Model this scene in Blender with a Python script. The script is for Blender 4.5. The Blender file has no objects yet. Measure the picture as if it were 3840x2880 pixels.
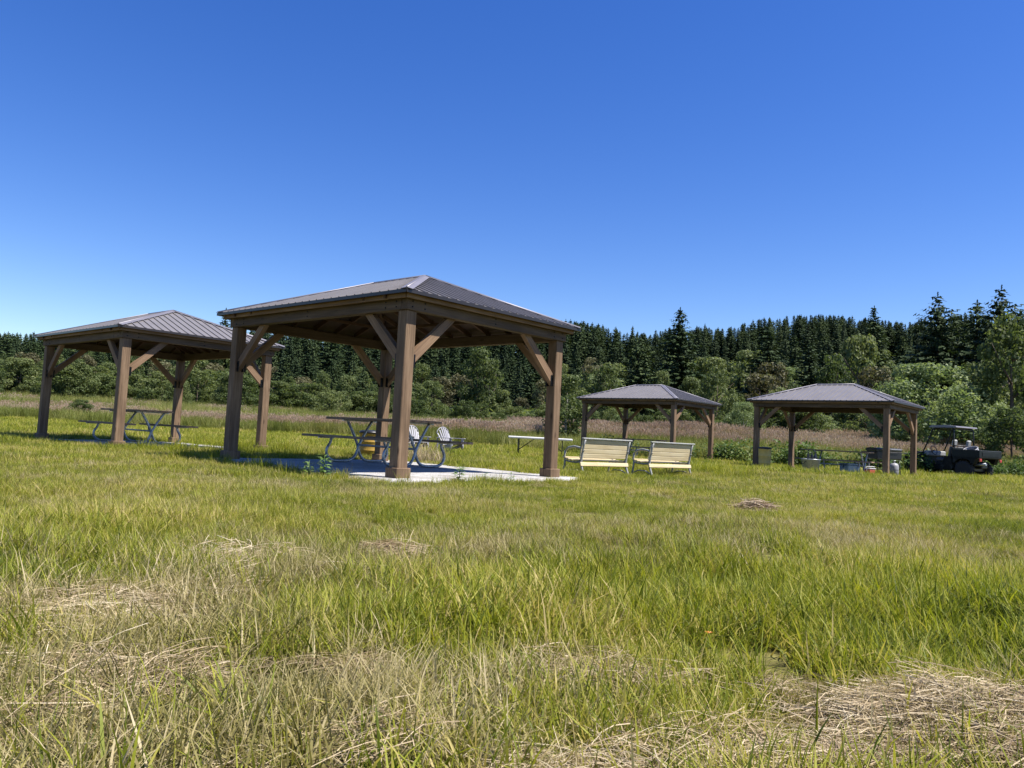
import bpy, math, random
import numpy as np
from mathutils import Vector, Matrix

random.seed(7); rng = np.random.default_rng(7)
scn = bpy.context.scene
COL = scn.collection
R = math.radians

# ------------------------------------------------------------------ terrain
def vnoise(x, y, s, seed=0):
    """smooth value noise in 0..1"""
    x = np.asarray(x, float) / s + 1000.5; y = np.asarray(y, float) / s + 1000.5
    xi = np.floor(x).astype(np.int64); yi = np.floor(y).astype(np.int64)
    fx = x - xi; fy = y - yi; fx = fx * fx * (3 - 2 * fx); fy = fy * fy * (3 - 2 * fy)
    def h(a, b):
        n = (a * 73856093) ^ (b * 19349663) ^ (seed * 83492791 + 12345)
        n = (n ^ (n >> 13)) * 1274126177 & 0x7fffffff
        n = (n ^ (n >> 16)) & 0xffff
        return n / 65535.0
    return (h(xi, yi) * (1 - fx) + h(xi + 1, yi) * fx) * (1 - fy) + (h(xi, yi + 1) * (1 - fx) + h(xi + 1, yi + 1) * fx) * fy

def sstep(a, b, x):
    t = np.clip((np.asarray(x, float) - a) / (b - a), 0, 1); return t * t * (3 - 2 * t)

PYAW = R(48.6)
CU, SU = math.cos(PYAW), math.sin(PYAW)
PAV = {'main': (-1.3552, 9.5903, 0.024), 'left': (-7.4664, 14.7474, 0.0086), 'far': (6.1034, 28.8478, 0.0167), 'right': (11.3765, 23.2927, -0.0492)}
PA, PB = 3.2086, 4.2469

def pavloc(x, y, n):
    px, py, _ = PAV[n]; dx = np.asarray(x) - px; dy = np.asarray(y) - py
    return dx * CU + dy * SU, -dx * SU + dy * CU

def ground(x, y):
    x = np.asarray(x, float); y = np.asarray(y, float)
    r = np.hypot(x, y)
    z = -0.02 + 0 * x
    z = z - 0.19 * np.exp(-(((x - 3.0) / 2.0) ** 2 + ((y - 17.6) / 2.8) ** 2))
    z = z - 0.05 * sstep(12, 22, x) * sstep(18, 30, y)
    near = 1 - sstep(6, 9, y)
    z = z + near * (vnoise(x, y, 1.3, 3) - .5) * .12 + near * (vnoise(x, y, .45, 4) - .5) * .05
    z = z - 0.15 * np.exp(-(((x + .62) / .15) ** 4 + ((y - 1.98) / .09) ** 4))
    z = z + (vnoise(x, y, 4, 5) - .5) * .04 * sstep(5, 12, r)
    back = sstep(38, 100, y)
    z = z + back * (1.5 + .5 * vnoise(x, y, 25, 9))
    ang = np.clip(x / np.maximum(np.abs(y), 1), -1, 1)
    hh = 3 + 22 * sstep(-.35, .5, ang)
    z = z + hh * sstep(100, 230, np.maximum(y, 0))
    z = z + (vnoise(x, y, 18, 11) - .5) * 2.0 * sstep(95, 150, y)
    # flat under the pads
    for n in PAV:
        u, v = pavloc(x, y, n)
        w = (1 - sstep(.5, 1.6, np.maximum(np.abs(u - PA / 2) - PA / 2, 0))) * (1 - sstep(.5, 1.6, np.maximum(np.abs(v - PB / 2) - PB / 2, 0)))
        z = z * (1 - w) + (PAV[n][2] - .045) * w
    return z

def gz(x, y): return float(ground(np.array([x]), np.array([y]))[0])

# ------------------------------------------------------------------ materials
def newmat(name):
    m = bpy.data.materials.new(name); m.use_nodes = True
    nt = m.node_tree; nt.nodes.clear()
    out = nt.nodes.new('ShaderNodeOutputMaterial'); b = nt.nodes.new('ShaderNodeBsdfPrincipled')
    nt.links.new(b.outputs[0], out.inputs[0])
    return m, nt, b, out

def N(nt, t, **kw):
    n = nt.nodes.new(t)
    for k, v in kw.items():
        if k.startswith('i_'):
            key = k[2:]
            key = int(key) if key.isdigit() else key
            n.inputs[key].default_value = v
        else: setattr(n, k, v)
    return n

def ramp(nt, stops):
    r = nt.nodes.new('ShaderNodeValToRGB'); e = r.color_ramp.elements
    while len(e) < len(stops): e.new(0.5)
    for i, (p, c) in enumerate(stops):
        e[i].position = p; e[i].color = (*c, 1)
    return r

def mat_plain(name, c, rough=.6, metal=0., var=.15, scale=8., bump=.15, coord='Object', spec=.5):
    m, nt, b, out = newmat(name)
    tc = N(nt, 'ShaderNodeTexCoord'); no = N(nt, 'ShaderNodeTexNoise'); no.inputs['Scale'].default_value = scale; no.inputs['Detail'].default_value = 6
    nt.links.new(tc.outputs[coord], no.inputs['Vector'])
    rp = ramp(nt, [(.3, tuple(x * (1 - var) for x in c)), (.7, tuple(min(1, x * (1 + var)) for x in c))])
    nt.links.new(no.outputs[0], rp.inputs[0]); nt.links.new(rp.outputs[0], b.inputs['Base Color'])
    b.inputs['Roughness'].default_value = rough; b.inputs['Metallic'].default_value = metal
    b.inputs['Specular IOR Level'].default_value = spec
    if bump:
        bp = N(nt, 'ShaderNodeBump'); bp.inputs['Strength'].default_value = bump; bp.inputs['Distance'].default_value = .01
        nt.links.new(no.outputs[0], bp.inputs['Height']); nt.links.new(bp.outputs[0], b.inputs['Normal'])
    return m

def mat_wood(name, cs, rough=.75, knots=True):
    """grain runs along the first component of the 'gc' vertex attribute"""
    m, nt, b, out = newmat(name)
    at = N(nt, 'ShaderNodeAttribute', attribute_name='gc')
    mp = N(nt, 'ShaderNodeMapping'); mp.inputs['Scale'].default_value = (1.2, 26, 26)
    nt.links.new(at.outputs['Vector'], mp.inputs[0])
    n1 = N(nt, 'ShaderNodeTexNoise'); n1.inputs['Scale'].default_value = 1.6; n1.inputs['Detail'].default_value = 8; n1.inputs['Roughness'].default_value = .62
    nt.links.new(mp.outputs[0], n1.inputs['Vector'])
    mp2 = N(nt, 'ShaderNodeMapping'); mp2.inputs['Scale'].default_value = (.9, 3, 3)
    nt.links.new(at.outputs['Vector'], mp2.inputs[0])
    n2 = N(nt, 'ShaderNodeTexNoise'); n2.inputs['Scale'].default_value = 1.5; n2.inputs['Detail'].default_value = 4
    nt.links.new(mp2.outputs[0], n2.inputs['Vector'])
    ad = N(nt, 'ShaderNodeMath', operation='MULTIPLY_ADD'); ad.inputs[1].default_value = .55; 
    nt.links.new(n1.outputs[0], ad.inputs[0])
    m2 = N(nt, 'ShaderNodeMath', operation='MULTIPLY'); m2.inputs[1].default_value = .45
    nt.links.new(n2.outputs[0], m2.inputs[0]); nt.links.new(m2.outputs[0], ad.inputs[2])
    rp = ramp(nt, [(.33, cs[0]), (.5, cs[1]), (.66, cs[2])])
    nt.links.new(ad.outputs[0], rp.inputs[0])
    last = rp.outputs[0]
    if knots:
        mp3 = N(nt, 'ShaderNodeMapping'); mp3.inputs['Scale'].default_value = (2.2, 7, 7); nt.links.new(at.outputs['Vector'], mp3.inputs[0])
        vo = N(nt, 'ShaderNodeTexVoronoi'); vo.inputs['Scale'].default_value = 1.0; nt.links.new(mp3.outputs[0], vo.inputs['Vector'])
        kr = ramp(nt, [(.06, (.35, .3, .28)), (.16, (1, 1, 1))]); nt.links.new(vo.outputs['Distance'], kr.inputs[0])
        mx = N(nt, 'ShaderNodeMix', data_type='RGBA', blend_type='MULTIPLY'); mx.inputs[0].default_value = .8
        nt.links.new(last, mx.inputs[6]); nt.links.new(kr.outputs[0], mx.inputs[7]); last = mx.outputs[2]
    nt.links.new(last, b.inputs['Base Color']); b.inputs['Roughness'].default_value = rough
    b.inputs['Specular IOR Level'].default_value = .3
    bp = N(nt, 'ShaderNodeBump'); bp.inputs['Strength'].default_value = .5; bp.inputs['Distance'].default_value = .004
    nt.links.new(n1.outputs[0], bp.inputs['Height']); nt.links.new(bp.outputs[0], b.inputs['Normal'])
    return m

def mat_leaf(name, cols, rough=.55, trans=.35, world_scale=None, world_cols=None, objvar=.25, spec=.25, tcol=1.25):
    """cols: ramp over the per-blade attribute 'r' (jittered by object random); world_cols tints over world position"""
    m, nt, b, out = newmat(name)
    at = N(nt, 'ShaderNodeAttribute', attribute_name='r')
    oi = N(nt, 'ShaderNodeObjectInfo')
    ma = N(nt, 'ShaderNodeMath', operation='MULTIPLY_ADD'); ma.inputs[1].default_value = objvar
    nt.links.new(oi.outputs['Random'], ma.inputs[0])
    m1 = N(nt, 'ShaderNodeMath', operation='MULTIPLY'); m1.inputs[1].default_value = 1 - objvar
    nt.links.new(at.outputs['Fac'], m1.inputs[0]); nt.links.new(m1.outputs[0], ma.inputs[2])
    fac = ma.outputs[0]
    if world_scale:
        ge = N(nt, 'ShaderNodeNewGeometry'); wn = N(nt, 'ShaderNodeTexNoise'); wn.inputs['Scale'].default_value = world_scale; wn.inputs['Detail'].default_value = 4
        nt.links.new(ge.outputs['Position'], wn.inputs['Vector'])
        mr = N(nt, 'ShaderNodeMapRange'); mr.inputs[1].default_value = .3; mr.inputs[2].default_value = .7; mr.inputs[3].default_value = -.3; mr.inputs[4].default_value = .3
        nt.links.new(wn.outputs[0], mr.inputs[0])
        a2 = N(nt, 'ShaderNodeMath', operation='ADD', use_clamp=True); nt.links.new(fac, a2.inputs[0]); nt.links.new(mr.outputs[0], a2.inputs[1]); fac = a2.outputs[0]
    rp = ramp(nt, cols); nt.links.new(fac, rp.inputs[0])
    nt.links.new(rp.outputs[0], b.inputs['Base Color']); b.inputs['Roughness'].default_value = rough
    b.inputs['Specular IOR Level'].default_value = spec
    tr = N(nt, 'ShaderNodeBsdfTranslucent')
    vm = N(nt, 'ShaderNodeMix', data_type='RGBA', blend_type='MULTIPLY'); vm.inputs[0].default_value = 1; vm.inputs[7].default_value = (tcol, tcol * 1.0, tcol * .6, 1)
    nt.links.new(rp.outputs[0], vm.inputs[6]); nt.links.new(vm.outputs[2], tr.inputs[0])
    mx = N(nt, 'ShaderNodeMixShader'); mx.inputs[0].default_value = trans
    nt.links.new(b.outputs[0], mx.inputs[1]); nt.links.new(tr.outputs[0], mx.inputs[2]); nt.links.new(mx.outputs[0], out.inputs[0])
    return m

M = {}
M['post_wood'] = mat_wood('post_wood', [(.072, .045, .025), (.15, .096, .056), (.25, .170, .104)])
M['brace_wood'] = mat_wood('brace_wood', [(.095, .058, .033), (.18, .112, .065), (.28, .185, .112)])
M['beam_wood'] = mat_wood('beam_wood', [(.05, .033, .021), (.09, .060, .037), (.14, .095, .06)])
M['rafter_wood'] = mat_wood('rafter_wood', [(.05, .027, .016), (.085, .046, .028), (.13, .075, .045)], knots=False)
M['table_wood'] = mat_wood('table_wood', [(.13, .085, .055), (.23, .155, .10), (.34, .24, .16)])
M['bench_wood'] = mat_wood('bench_wood', [(.42, .32, .17), (.54, .44, .26), (.64, .55, .36)], rough=.5, knots=False)
M['roof_metal'] = mat_plain('roof_metal', (.22, .205, .20), rough=.45, metal=.4, var=.08, scale=2.5, bump=.02)
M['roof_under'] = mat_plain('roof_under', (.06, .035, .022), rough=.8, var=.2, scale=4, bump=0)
M['edge_metal'] = mat_plain('edge_metal', (.035, .03, .03), rough=.35, metal=.4, var=.1, bump=0)
M['cap_metal'] = mat_plain('cap_metal', (.20, .19, .21), rough=.5, metal=.4, var=.08, scale=2, bump=.02)
M['bolt_metal'] = mat_plain('bolt_metal', (.015, .015, .016), rough=.4, metal=.8, var=.1, bump=0)
M['galv'] = mat_plain('galvanised_steel', (.33, .35, .36), rough=.4, metal=.6, var=.3, scale=30, bump=.05)
M['pvc'] = mat_plain('grey_plastic', (.27, .265, .285), rough=.5, var=.06, scale=6, bump=.03)
M['white_plastic'] = mat_plain('white_plastic', (.62, .61, .58), rough=.45, var=.05, scale=6, bump=.03)
M['dark_metal'] = mat_plain('dark_metal', (.03, .03, .032), rough=.45, metal=.5, var=.2, bump=0)
M['cast'] = mat_plain('pale_cast_metal', (.28, .28, .26), rough=.5, metal=.25, var=.2, scale=25, bump=.05)
M['yellow'] = mat_plain('yellow_paint', (.34, .21, .03), rough=.5, var=.15, scale=7, bump=.05)
M['tan_bin'] = mat_plain('tan_plastic', (.50, .36, .10), rough=.55, var=.12, scale=7, bump=.03)
M['black_plastic'] = mat_plain('black_plastic', (.012, .012, .014), rough=.4, var=.2, bump=.03)
M['rubber'] = mat_plain('tyre_rubber', (.02, .02, .02), rough=.85, var=.25, scale=20, bump=.2)
M['rim'] = mat_plain('wheel_rim', (.16, .16, .17), rough=.4, metal=.6, var=.2, bump=0)
M['red'] = mat_plain('red_plastic', (.38, .035, .03), rough=.45, var=.1, bump=0)
M['bluegrey'] = mat_plain('bluegrey_plastic', (.20, .27, .29), rough=.4, var=.2, scale=9, bump=0)
M['bed_paint'] = mat_plain('dark_green_paint', (.008, .011, .011), rough=.5, spec=.25, metal=0., var=.3, scale=6, bump=.02)
M['seat'] = mat_plain('seat_vinyl', (.06, .06, .06), rough=.6, var=.2, bump=.05)
M['grey_vinyl'] = mat_plain('grey_vinyl', (.25, .25, .24), rough=.6, var=.2, bump=.05)
M['bark'] = mat_plain('bark', (.10, .075, .055), rough=.9, var=.4, scale=6, bump=.4)
M['pale_bark'] = mat_plain('pale_bark', (.26, .24, .20), rough=.85, var=.3, scale=6, bump=.3)

def mat_camo():
    m, nt, b, out = newmat('camo_bodywork')
    tc = N(nt, 'ShaderNodeTexCoord'); no = N(nt, 'ShaderNodeTexNoise'); no.inputs['Scale'].default_value = 5; no.inputs['Detail'].default_value = 5
    nt.links.new(tc.outputs['Object'], no.inputs[0])
    rp = ramp(nt, [(.42, (.005, .006, .006)), (.54, (.012, .014, .013)), (.64, (.03, .034, .033)), (.72, (.07, .075, .075))]); rp.color_ramp.interpolation = 'CONSTANT'
    nt.links.new(no.outputs[0], rp.inputs[0]); nt.links.new(rp.outputs[0], b.inputs['Base Color']); b.inputs['Roughness'].default_value = .6; b.inputs['Specular IOR Level'].default_value = .2
    return m
M['camo'] = mat_camo()

def mat_gravel():
    m, nt, b, out = newmat('pale_gravel')
    ge = N(nt, 'ShaderNodeNewGeometry')
    vo = N(nt, 'ShaderNodeTexVoronoi'); vo.inputs['Scale'].default_value = 55
    nt.links.new(ge.outputs['Position'], vo.inputs['Vector'])
    no = N(nt, 'ShaderNodeTexNoise'); no.inputs['Scale'].default_value = 2.2; no.inputs['Detail'].default_value = 6; nt.links.new(ge.outputs['Position'], no.inputs['Vector'])
    rp = ramp(nt, [(0., (.22, .22, .22)), (.5, (.38, .37, .36)), (1, (.52, .51, .48))]); nt.links.new(vo.outputs['Color'], rp.inputs[0])
    r2 = ramp(nt, [(.35, (.72, .68, .62)), (.6, (1, 1, 1))]); nt.links.new(no.outputs[0], r2.inputs[0])
    mx = N(nt, 'ShaderNodeMix', data_type='RGBA', blend_type='MULTIPLY'); mx.inputs[0].default_value = 1
    nt.links.new(rp.outputs[0], mx.inputs[6]); nt.links.new(r2.outputs[0], mx.inputs[7]); nt.links.new(mx.outputs[2], b.inputs['Base Color'])
    b.inputs['Roughness'].default_value = .9
    bp = N(nt, 'ShaderNodeBump'); bp.inputs['Strength'].default_value = .8; bp.inputs['Distance'].default_value = .012; bp.invert = True
    nt.links.new(vo.outputs['Distance'], bp.inputs['Height']); nt.links.new(bp.outputs[0], b.inputs['Normal'])
    return m
M['gravel'] = mat_gravel()

def mat_ground():
    m, nt, b, out = newmat('meadow_soil')
    ge = N(nt, 'ShaderNodeNewGeometry')
    n1 = N(nt, 'ShaderNodeTexNoise'); n1.inputs['Scale'].default_value = .35; n1.inputs['Detail'].default_value = 8; nt.links.new(ge.outputs['Position'], n1.inputs['Vector'])
    n2 = N(nt, 'ShaderNodeTexNoise'); n2.inputs['Scale'].default_value = 14; n2.inputs['Detail'].default_value = 8; nt.links.new(ge.outputs['Position'], n2.inputs['Vector'])
    r1 = ramp(nt, [(.35, (.12, .125, .035)), (.5, (.15, .145, .05)), (.68, (.20, .165, .085))]); nt.links.new(n1.outputs[0], r1.inputs[0])
    r2 = ramp(nt, [(.3, (.35, .33, .3)), (.7, (1.15, 1.1, 1))]); nt.links.new(n2.outputs[0], r2.inputs[0])
    mx = N(nt, 'ShaderNodeMix', data_type='RGBA', blend_type='MULTIPLY'); mx.inputs[0].default_value = 1
    nt.links.new(r1.outputs[0], mx.inputs[6]); nt.links.new(r2.outputs[0], mx.inputs[7])
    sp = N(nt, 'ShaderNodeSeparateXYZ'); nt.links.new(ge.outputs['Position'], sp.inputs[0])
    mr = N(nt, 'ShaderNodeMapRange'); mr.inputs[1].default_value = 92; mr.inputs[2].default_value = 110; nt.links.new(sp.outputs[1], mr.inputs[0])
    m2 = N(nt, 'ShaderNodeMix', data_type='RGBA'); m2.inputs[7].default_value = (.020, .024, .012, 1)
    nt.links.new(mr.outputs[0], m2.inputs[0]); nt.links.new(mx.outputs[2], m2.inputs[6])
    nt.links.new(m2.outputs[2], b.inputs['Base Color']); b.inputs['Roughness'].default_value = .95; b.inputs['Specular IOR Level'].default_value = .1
    bp = N(nt, 'ShaderNodeBump'); bp.inputs['Strength'].default_value = .6; bp.inputs['Distance'].default_value = .03
    nt.links.new(n2.outputs[0], bp.inputs['Height']); nt.links.new(bp.outputs[0], b.inputs['Normal'])
    return m
M['ground'] = mat_ground()

GRN = [(0, (0.059, 0.083, 0.010)), (0.3, (0.145, 0.181, 0.014)), (0.6, (0.282, 0.297, 0.027)), (0.82, (0.359, 0.314, 0.077)), (1, (0.497, 0.396, 0.167))]
M['grass'] = mat_leaf('grass_green', GRN, trans=.4, world_scale=.55, objvar=.25)
M['lush'] = mat_leaf('grass_lush', [(0, (0.058, 0.082, 0.005)), (0.4, (0.168, 0.202, 0.011)), (0.8, (0.319, 0.315, 0.020)), (1, (0.368, 0.315, 0.065))], trans=.45, world_scale=.8)
M['dryish'] = mat_leaf('grass_drying', [(0, (0.104, 0.104, 0.026)), (0.35, (0.222, 0.194, 0.065)), (0.7, (0.347, 0.291, 0.135)), (1, (0.458, 0.382, 0.232))], trans=.3, world_scale=.9)
M['straw'] = mat_leaf('dry_straw', [(0, (0.147, 0.100, 0.056)), (0.35, (0.322, 0.244, 0.140)), (0.75, (0.469, 0.380, 0.246)), (1, (0.572, 0.495, 0.351))], trans=.2, world_scale=1.1, objvar=.15)
M['brown_straw'] = mat_leaf('brown_straw', [(0, (0.105, 0.068, 0.045)), (0.5, (0.255, 0.180, 0.120)), (1, (0.540, 0.435, 0.300))], trans=.15, objvar=.1)
M['reed'] = mat_leaf('reed_green', [(0, (0.068, 0.093, 0.017)), (0.5, (0.170, 0.196, 0.038)), (1, (0.323, 0.289, 0.111))], trans=.35, world_scale=.12)
M['seed'] = mat_leaf('pink_seed_heads', [(0, (0.330, 0.211, 0.153)), (0.5, (0.537, 0.387, 0.305)), (1, (0.704, 0.586, 0.469))], trans=.35, world_scale=.10, objvar=.3)
M['bramble'] = mat_leaf('bramble_leaves', [(0., (.03, .06, .012)), (.6, (.07, .12, .02)), (1., (.16, .18, .04))], trans=.3, world_scale=.3)
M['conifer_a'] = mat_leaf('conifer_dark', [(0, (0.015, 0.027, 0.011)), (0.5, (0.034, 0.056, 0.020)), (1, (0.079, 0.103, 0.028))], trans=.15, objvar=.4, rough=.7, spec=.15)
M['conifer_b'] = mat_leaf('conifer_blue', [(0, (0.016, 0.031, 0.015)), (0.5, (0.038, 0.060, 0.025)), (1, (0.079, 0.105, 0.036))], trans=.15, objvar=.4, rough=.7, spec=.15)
M['alder'] = mat_leaf('alder_leaves', [(0, (0.036, 0.059, 0.019)), (0.5, (0.087, 0.119, 0.038)), (1, (0.179, 0.203, 0.077))], trans=.48, objvar=.4, rough=.6)
M['willow'] = mat_leaf('willow_leaves', [(0, (0.069, 0.113, 0.043)), (0.5, (0.173, 0.225, 0.090)), (1, (0.345, 0.392, 0.212))], trans=.45, objvar=.3, rough=.55)
M['limebush'] = mat_leaf('lime_leaves', [(0, (0.055, 0.082, 0.025)), (0.5, (0.116, 0.148, 0.048)), (1, (0.209, 0.235, 0.098))], trans=.4, objvar=.3, rough=.6)
M['rustbush'] = mat_leaf('rusty_leaves', [(0, (0.051, 0.050, 0.022)), (0.5, (0.102, 0.095, 0.044)), (1, (0.153, 0.160, 0.077))], trans=.3, objvar=.3, rough=.6)
M['weed'] = mat_leaf('weed_leaves', [(0., (.09, .16, .04)), (.5, (.17, .26, .08)), (1., (.30, .38, .18))], trans=.4, objvar=.2)
M['orange'] = mat_plain('orange_petals', (.5, .19, .02), rough=.6, var=.1, bump=0)

# ------------------------------------------------------------------ mesh builder
class MB:
    def __init__(s): s.v = []; s.f = []; s.g = []; s.smooth = []
    def add(s, vs, fs, gc=None, smooth=False):
        o = len(s.v); s.v += [tuple(p) for p in vs]
        s.f += [tuple(i + o for i in f) for f in fs]
        s.g += [tuple(p) for p in (gc if gc is not None else vs)]
        s.smooth += [smooth] * len(fs)
        return s
    def box(s, c, size, rot=None, along=0, bev=.0):
        """box with chamfered edges when bev > 0; along = grain axis"""
        hx, hy, hz = [a / 2 for a in size]; c = Vector(c); off = [random.uniform(0, 9) for _ in range(3)]
        if bev <= 0:
            loc = [(x, y, z) for x in (-hx, hx) for y in (-hy, hy) for z in (-hz, hz)]
            fs = [(0, 1, 3, 2), (4, 6, 7, 5), (0, 4, 5, 1), (2, 3, 7, 6), (0, 2, 6, 4), (1, 5, 7, 3)]
        else:
            b = min(bev, hx * .9, hy * .9, hz * .9); loc = []; idx = {}
            for sx in (-1, 1):
                for sy in (-1, 1):
                    for sz in (-1, 1):
                        for ax in range(3):
                            p = [sx * (hx - b), sy * (hy - b), sz * (hz - b)]
                            p[ax] = (sx, sy, sz)[ax] * (hx, hy, hz)[ax]
                            idx[sx, sy, sz, ax] = len(loc); loc.append(tuple(p))
            fs = []
            for ax in range(3):
                o1, o2 = [(1, 2), (2, 0), (0, 1)][ax]
                for sg in (-1, 1):
                    q = []
                    for a, bb in ((-1, -1), (1, -1), (1, 1), (-1, 1)):
                        t = [0, 0, 0]; t[ax] = sg; t[o1] = a; t[o2] = bb; q.append(idx[t[0], t[1], t[2], ax])
                    fs.append(tuple(q) if sg > 0 else tuple(reversed(q)))
            for ax in range(3):  # edge chamfers along ax
                o1, o2 = [(1, 2), (2, 0), (0, 1)][ax]
                for a in (-1, 1):
                    for bb in (-1, 1):
                        q = []
                        for sg, fc in ((-1, o1), (1, o1), (1, o2), (-1, o2)):
                            t = [0, 0, 0]; t[ax] = sg; t[o1] = a; t[o2] = bb; q.append(idx[t[0], t[1], t[2], fc])
                        fs.append(tuple(q) if a * bb < 0 else tuple(reversed(q)))
            for sx in (-1, 1):
                for sy in (-1, 1):
                    for sz in (-1, 1):
                        q = [idx[sx, sy, sz, k] for k in range(3)]
                        fs.append(tuple(q) if sx * sy * sz > 0 else tuple(reversed(q)))
        vs = []; gc = []
        for p in loc:
            pv = Vector(p); gp = (p[along], p[(along + 1) % 3], p[(along + 2) % 3]); gc.append((gp[0] + off[0], gp[1] + off[1], gp[2] + off[2]))
            if rot is not None: pv = rot @ pv
            vs.append(c + pv)
        return s.add(vs, fs, gc)
    def bar(s, p0, p1, w, h, up=(0, 0, 1), bev=.0):
        """bar from p0 to p1; w across, h along 'up'"""
        p0 = Vector(p0); p1 = Vector(p1); d = p1 - p0; L = d.length; x = d.normalized(); u = Vector(up)
        y = u.cross(x)
        if y.length < 1e-4: y = Vector((0, 1, 0)).cross(x)
        y.normalize(); z = x.cross(y)
        rot = Matrix((x, y, z)).transposed()
        return s.box((p0 + p1) / 2, (L, w, h), rot, 0, bev)
    def tube(s, pts, r, n=8, closed=False, cap=True):
        pts = [Vector(p) for p in pts]; k = len(pts); rs = r if hasattr(r, '__len__') else [r] * k
        vs = []; gc = []; fs = []; prev = None; L = 0
        for i, p in enumerate(pts):
            if closed: t = (pts[(i + 1) % k] - pts[i - 1]).normalized()
            else: t = (pts[min(i + 1, k - 1)] - pts[max(i - 1, 0)]).normalized()
            if prev is None:
                a = Vector((0, 0, 1)) if abs(t.z) < .9 else Vector((1, 0, 0)); u = t.cross(a).normalized()
            else: u = (prev - t * prev.dot(t)).normalized()
            prev = u; w = t.cross(u)
            if i: L += (p - pts[i - 1]).length
            for j in range(n):
                a = 2 * math.pi * j / n; d = u * math.cos(a) + w * math.sin(a); vs.append(p + d * rs[i]); gc.append((L, math.cos(a) * rs[i], math.sin(a) * rs[i]))
        m = k if closed else k - 1
        for i in range(m):
            for j in range(n):
                a = i * n + j; b = i * n + (j + 1) % n; c = ((i + 1) % k) * n
                fs.append((a, b, c + (j + 1) % n, c + j))
        s.add(vs, fs, gc, True)
        if not closed and cap:
            o = len(s.v) - len(vs); s.f += [tuple(o + j for j in reversed(range(n))), tuple(o + (k - 1) * n + j for j in range(n))]; s.smooth += [False, False]
        return s
    def lathe(s, c, prof, n=20, smooth=True, axis=None):
        """prof: list of (r, z)"""
        c = Vector(c); vs = []; fs = []
        for r_, z in prof:
            for j in range(n):
                a = 2 * math.pi * j / n; p = Vector((r_ * math.cos(a), r_ * math.sin(a), z))
                if axis is not None: p = axis @ p
                vs.append(c + p)
        for i in range(len(prof) - 1):
            for j in range(n):
                fs.append((i * n + j, i * n + (j + 1) % n, (i + 1) * n + (j + 1) % n, (i + 1) * n + j))
        fs.append(tuple(reversed(range(n)))); fs.append(tuple((len(prof) - 1) * n + j for j in range(n)))
        return s.add(vs, fs, None, smooth)
    def prism(s, poly, a, b, f):
        """poly in 2d extruded from a to b; f maps (p, q, t) to 3d"""
        k = len(poly); vs = [f(p, q, a) for p, q in poly] + [f(p, q, b) for p, q in poly]
        fs = [tuple(range(k)), tuple(reversed(range(k, 2 * k)))] + [(i, i + k, (i + 1) % k + k, (i + 1) % k) for i in range(k)]
        return s.add(vs, fs)
    def build(s, name, mat, parent=None):
        me = bpy.data.meshes.new(name); me.from_pydata(s.v, [], s.f)
        me.polygons.foreach_set('use_smooth', s.smooth)
        at = me.attributes.new('gc', 'FLOAT_VECTOR', 'POINT'); at.data.foreach_set('vector', np.array(s.g, np.float32).ravel())
        me.materials.append(mat)
        import bmesh
        bm = bmesh.new(); bm.from_mesh(me); bmesh.ops.recalc_face_normals(bm, faces=bm.faces); bm.to_mesh(me); bm.free()
        me.update()
        o = bpy.data.objects.new(name, me); COL.objects.link(o)
        if parent is not None: o.parent = parent
        return o

def tag(o, label=None, cat=None, group=None, kind=None):
    if label: o['label'] = label
    if cat: o['category'] = cat
    if group: o['group'] = group
    if kind: o['kind'] = kind
    return o
def empty(name, loc, rz=0, label=None, cat=None, group=None):
    o = bpy.data.objects.new(name, None); COL.objects.link(o); o.location = loc; o.rotation_euler = (0, 0, rz); o.empty_display_size = .2
    return tag(o, label, cat, group)
def copy_tree(o, parent=None):
    c = o.copy(); COL.objects.link(c); c.parent = parent
    for ch in list(o.children): copy_tree(ch, c)
    return c

# ------------------------------------------------------------------ card meshes (numpy)
def quads_mesh(name, V, r, mats, mi=None, hide=False):
    """V (n,4,3) quads; r (n,) random attribute"""
    n = len(V); me = bpy.data.meshes.new(name)
    me.vertices.add(n * 4); me.vertices.foreach_set('co', V.reshape(-1).astype(np.float32))
    me.loops.add(n * 4); me.loops.foreach_set('vertex_index', np.arange(n * 4, dtype=np.int32))
    me.polygons.add(n); me.polygons.foreach_set('loop_start', np.arange(0, n * 4, 4, dtype=np.int32)); 
    if mi is not None: me.polygons.foreach_set('material_index', mi.astype(np.int32))
    at = me.attributes.new('r', 'FLOAT', 'POINT'); at.data.foreach_set('value', np.repeat(np.clip(r, 0, 1), 4).astype(np.float32))
    for m in (mats if isinstance(mats, (list, tuple)) else [mats]): me.materials.append(m)
    me.update(calc_edges=True); me.validate()
    return me

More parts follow.
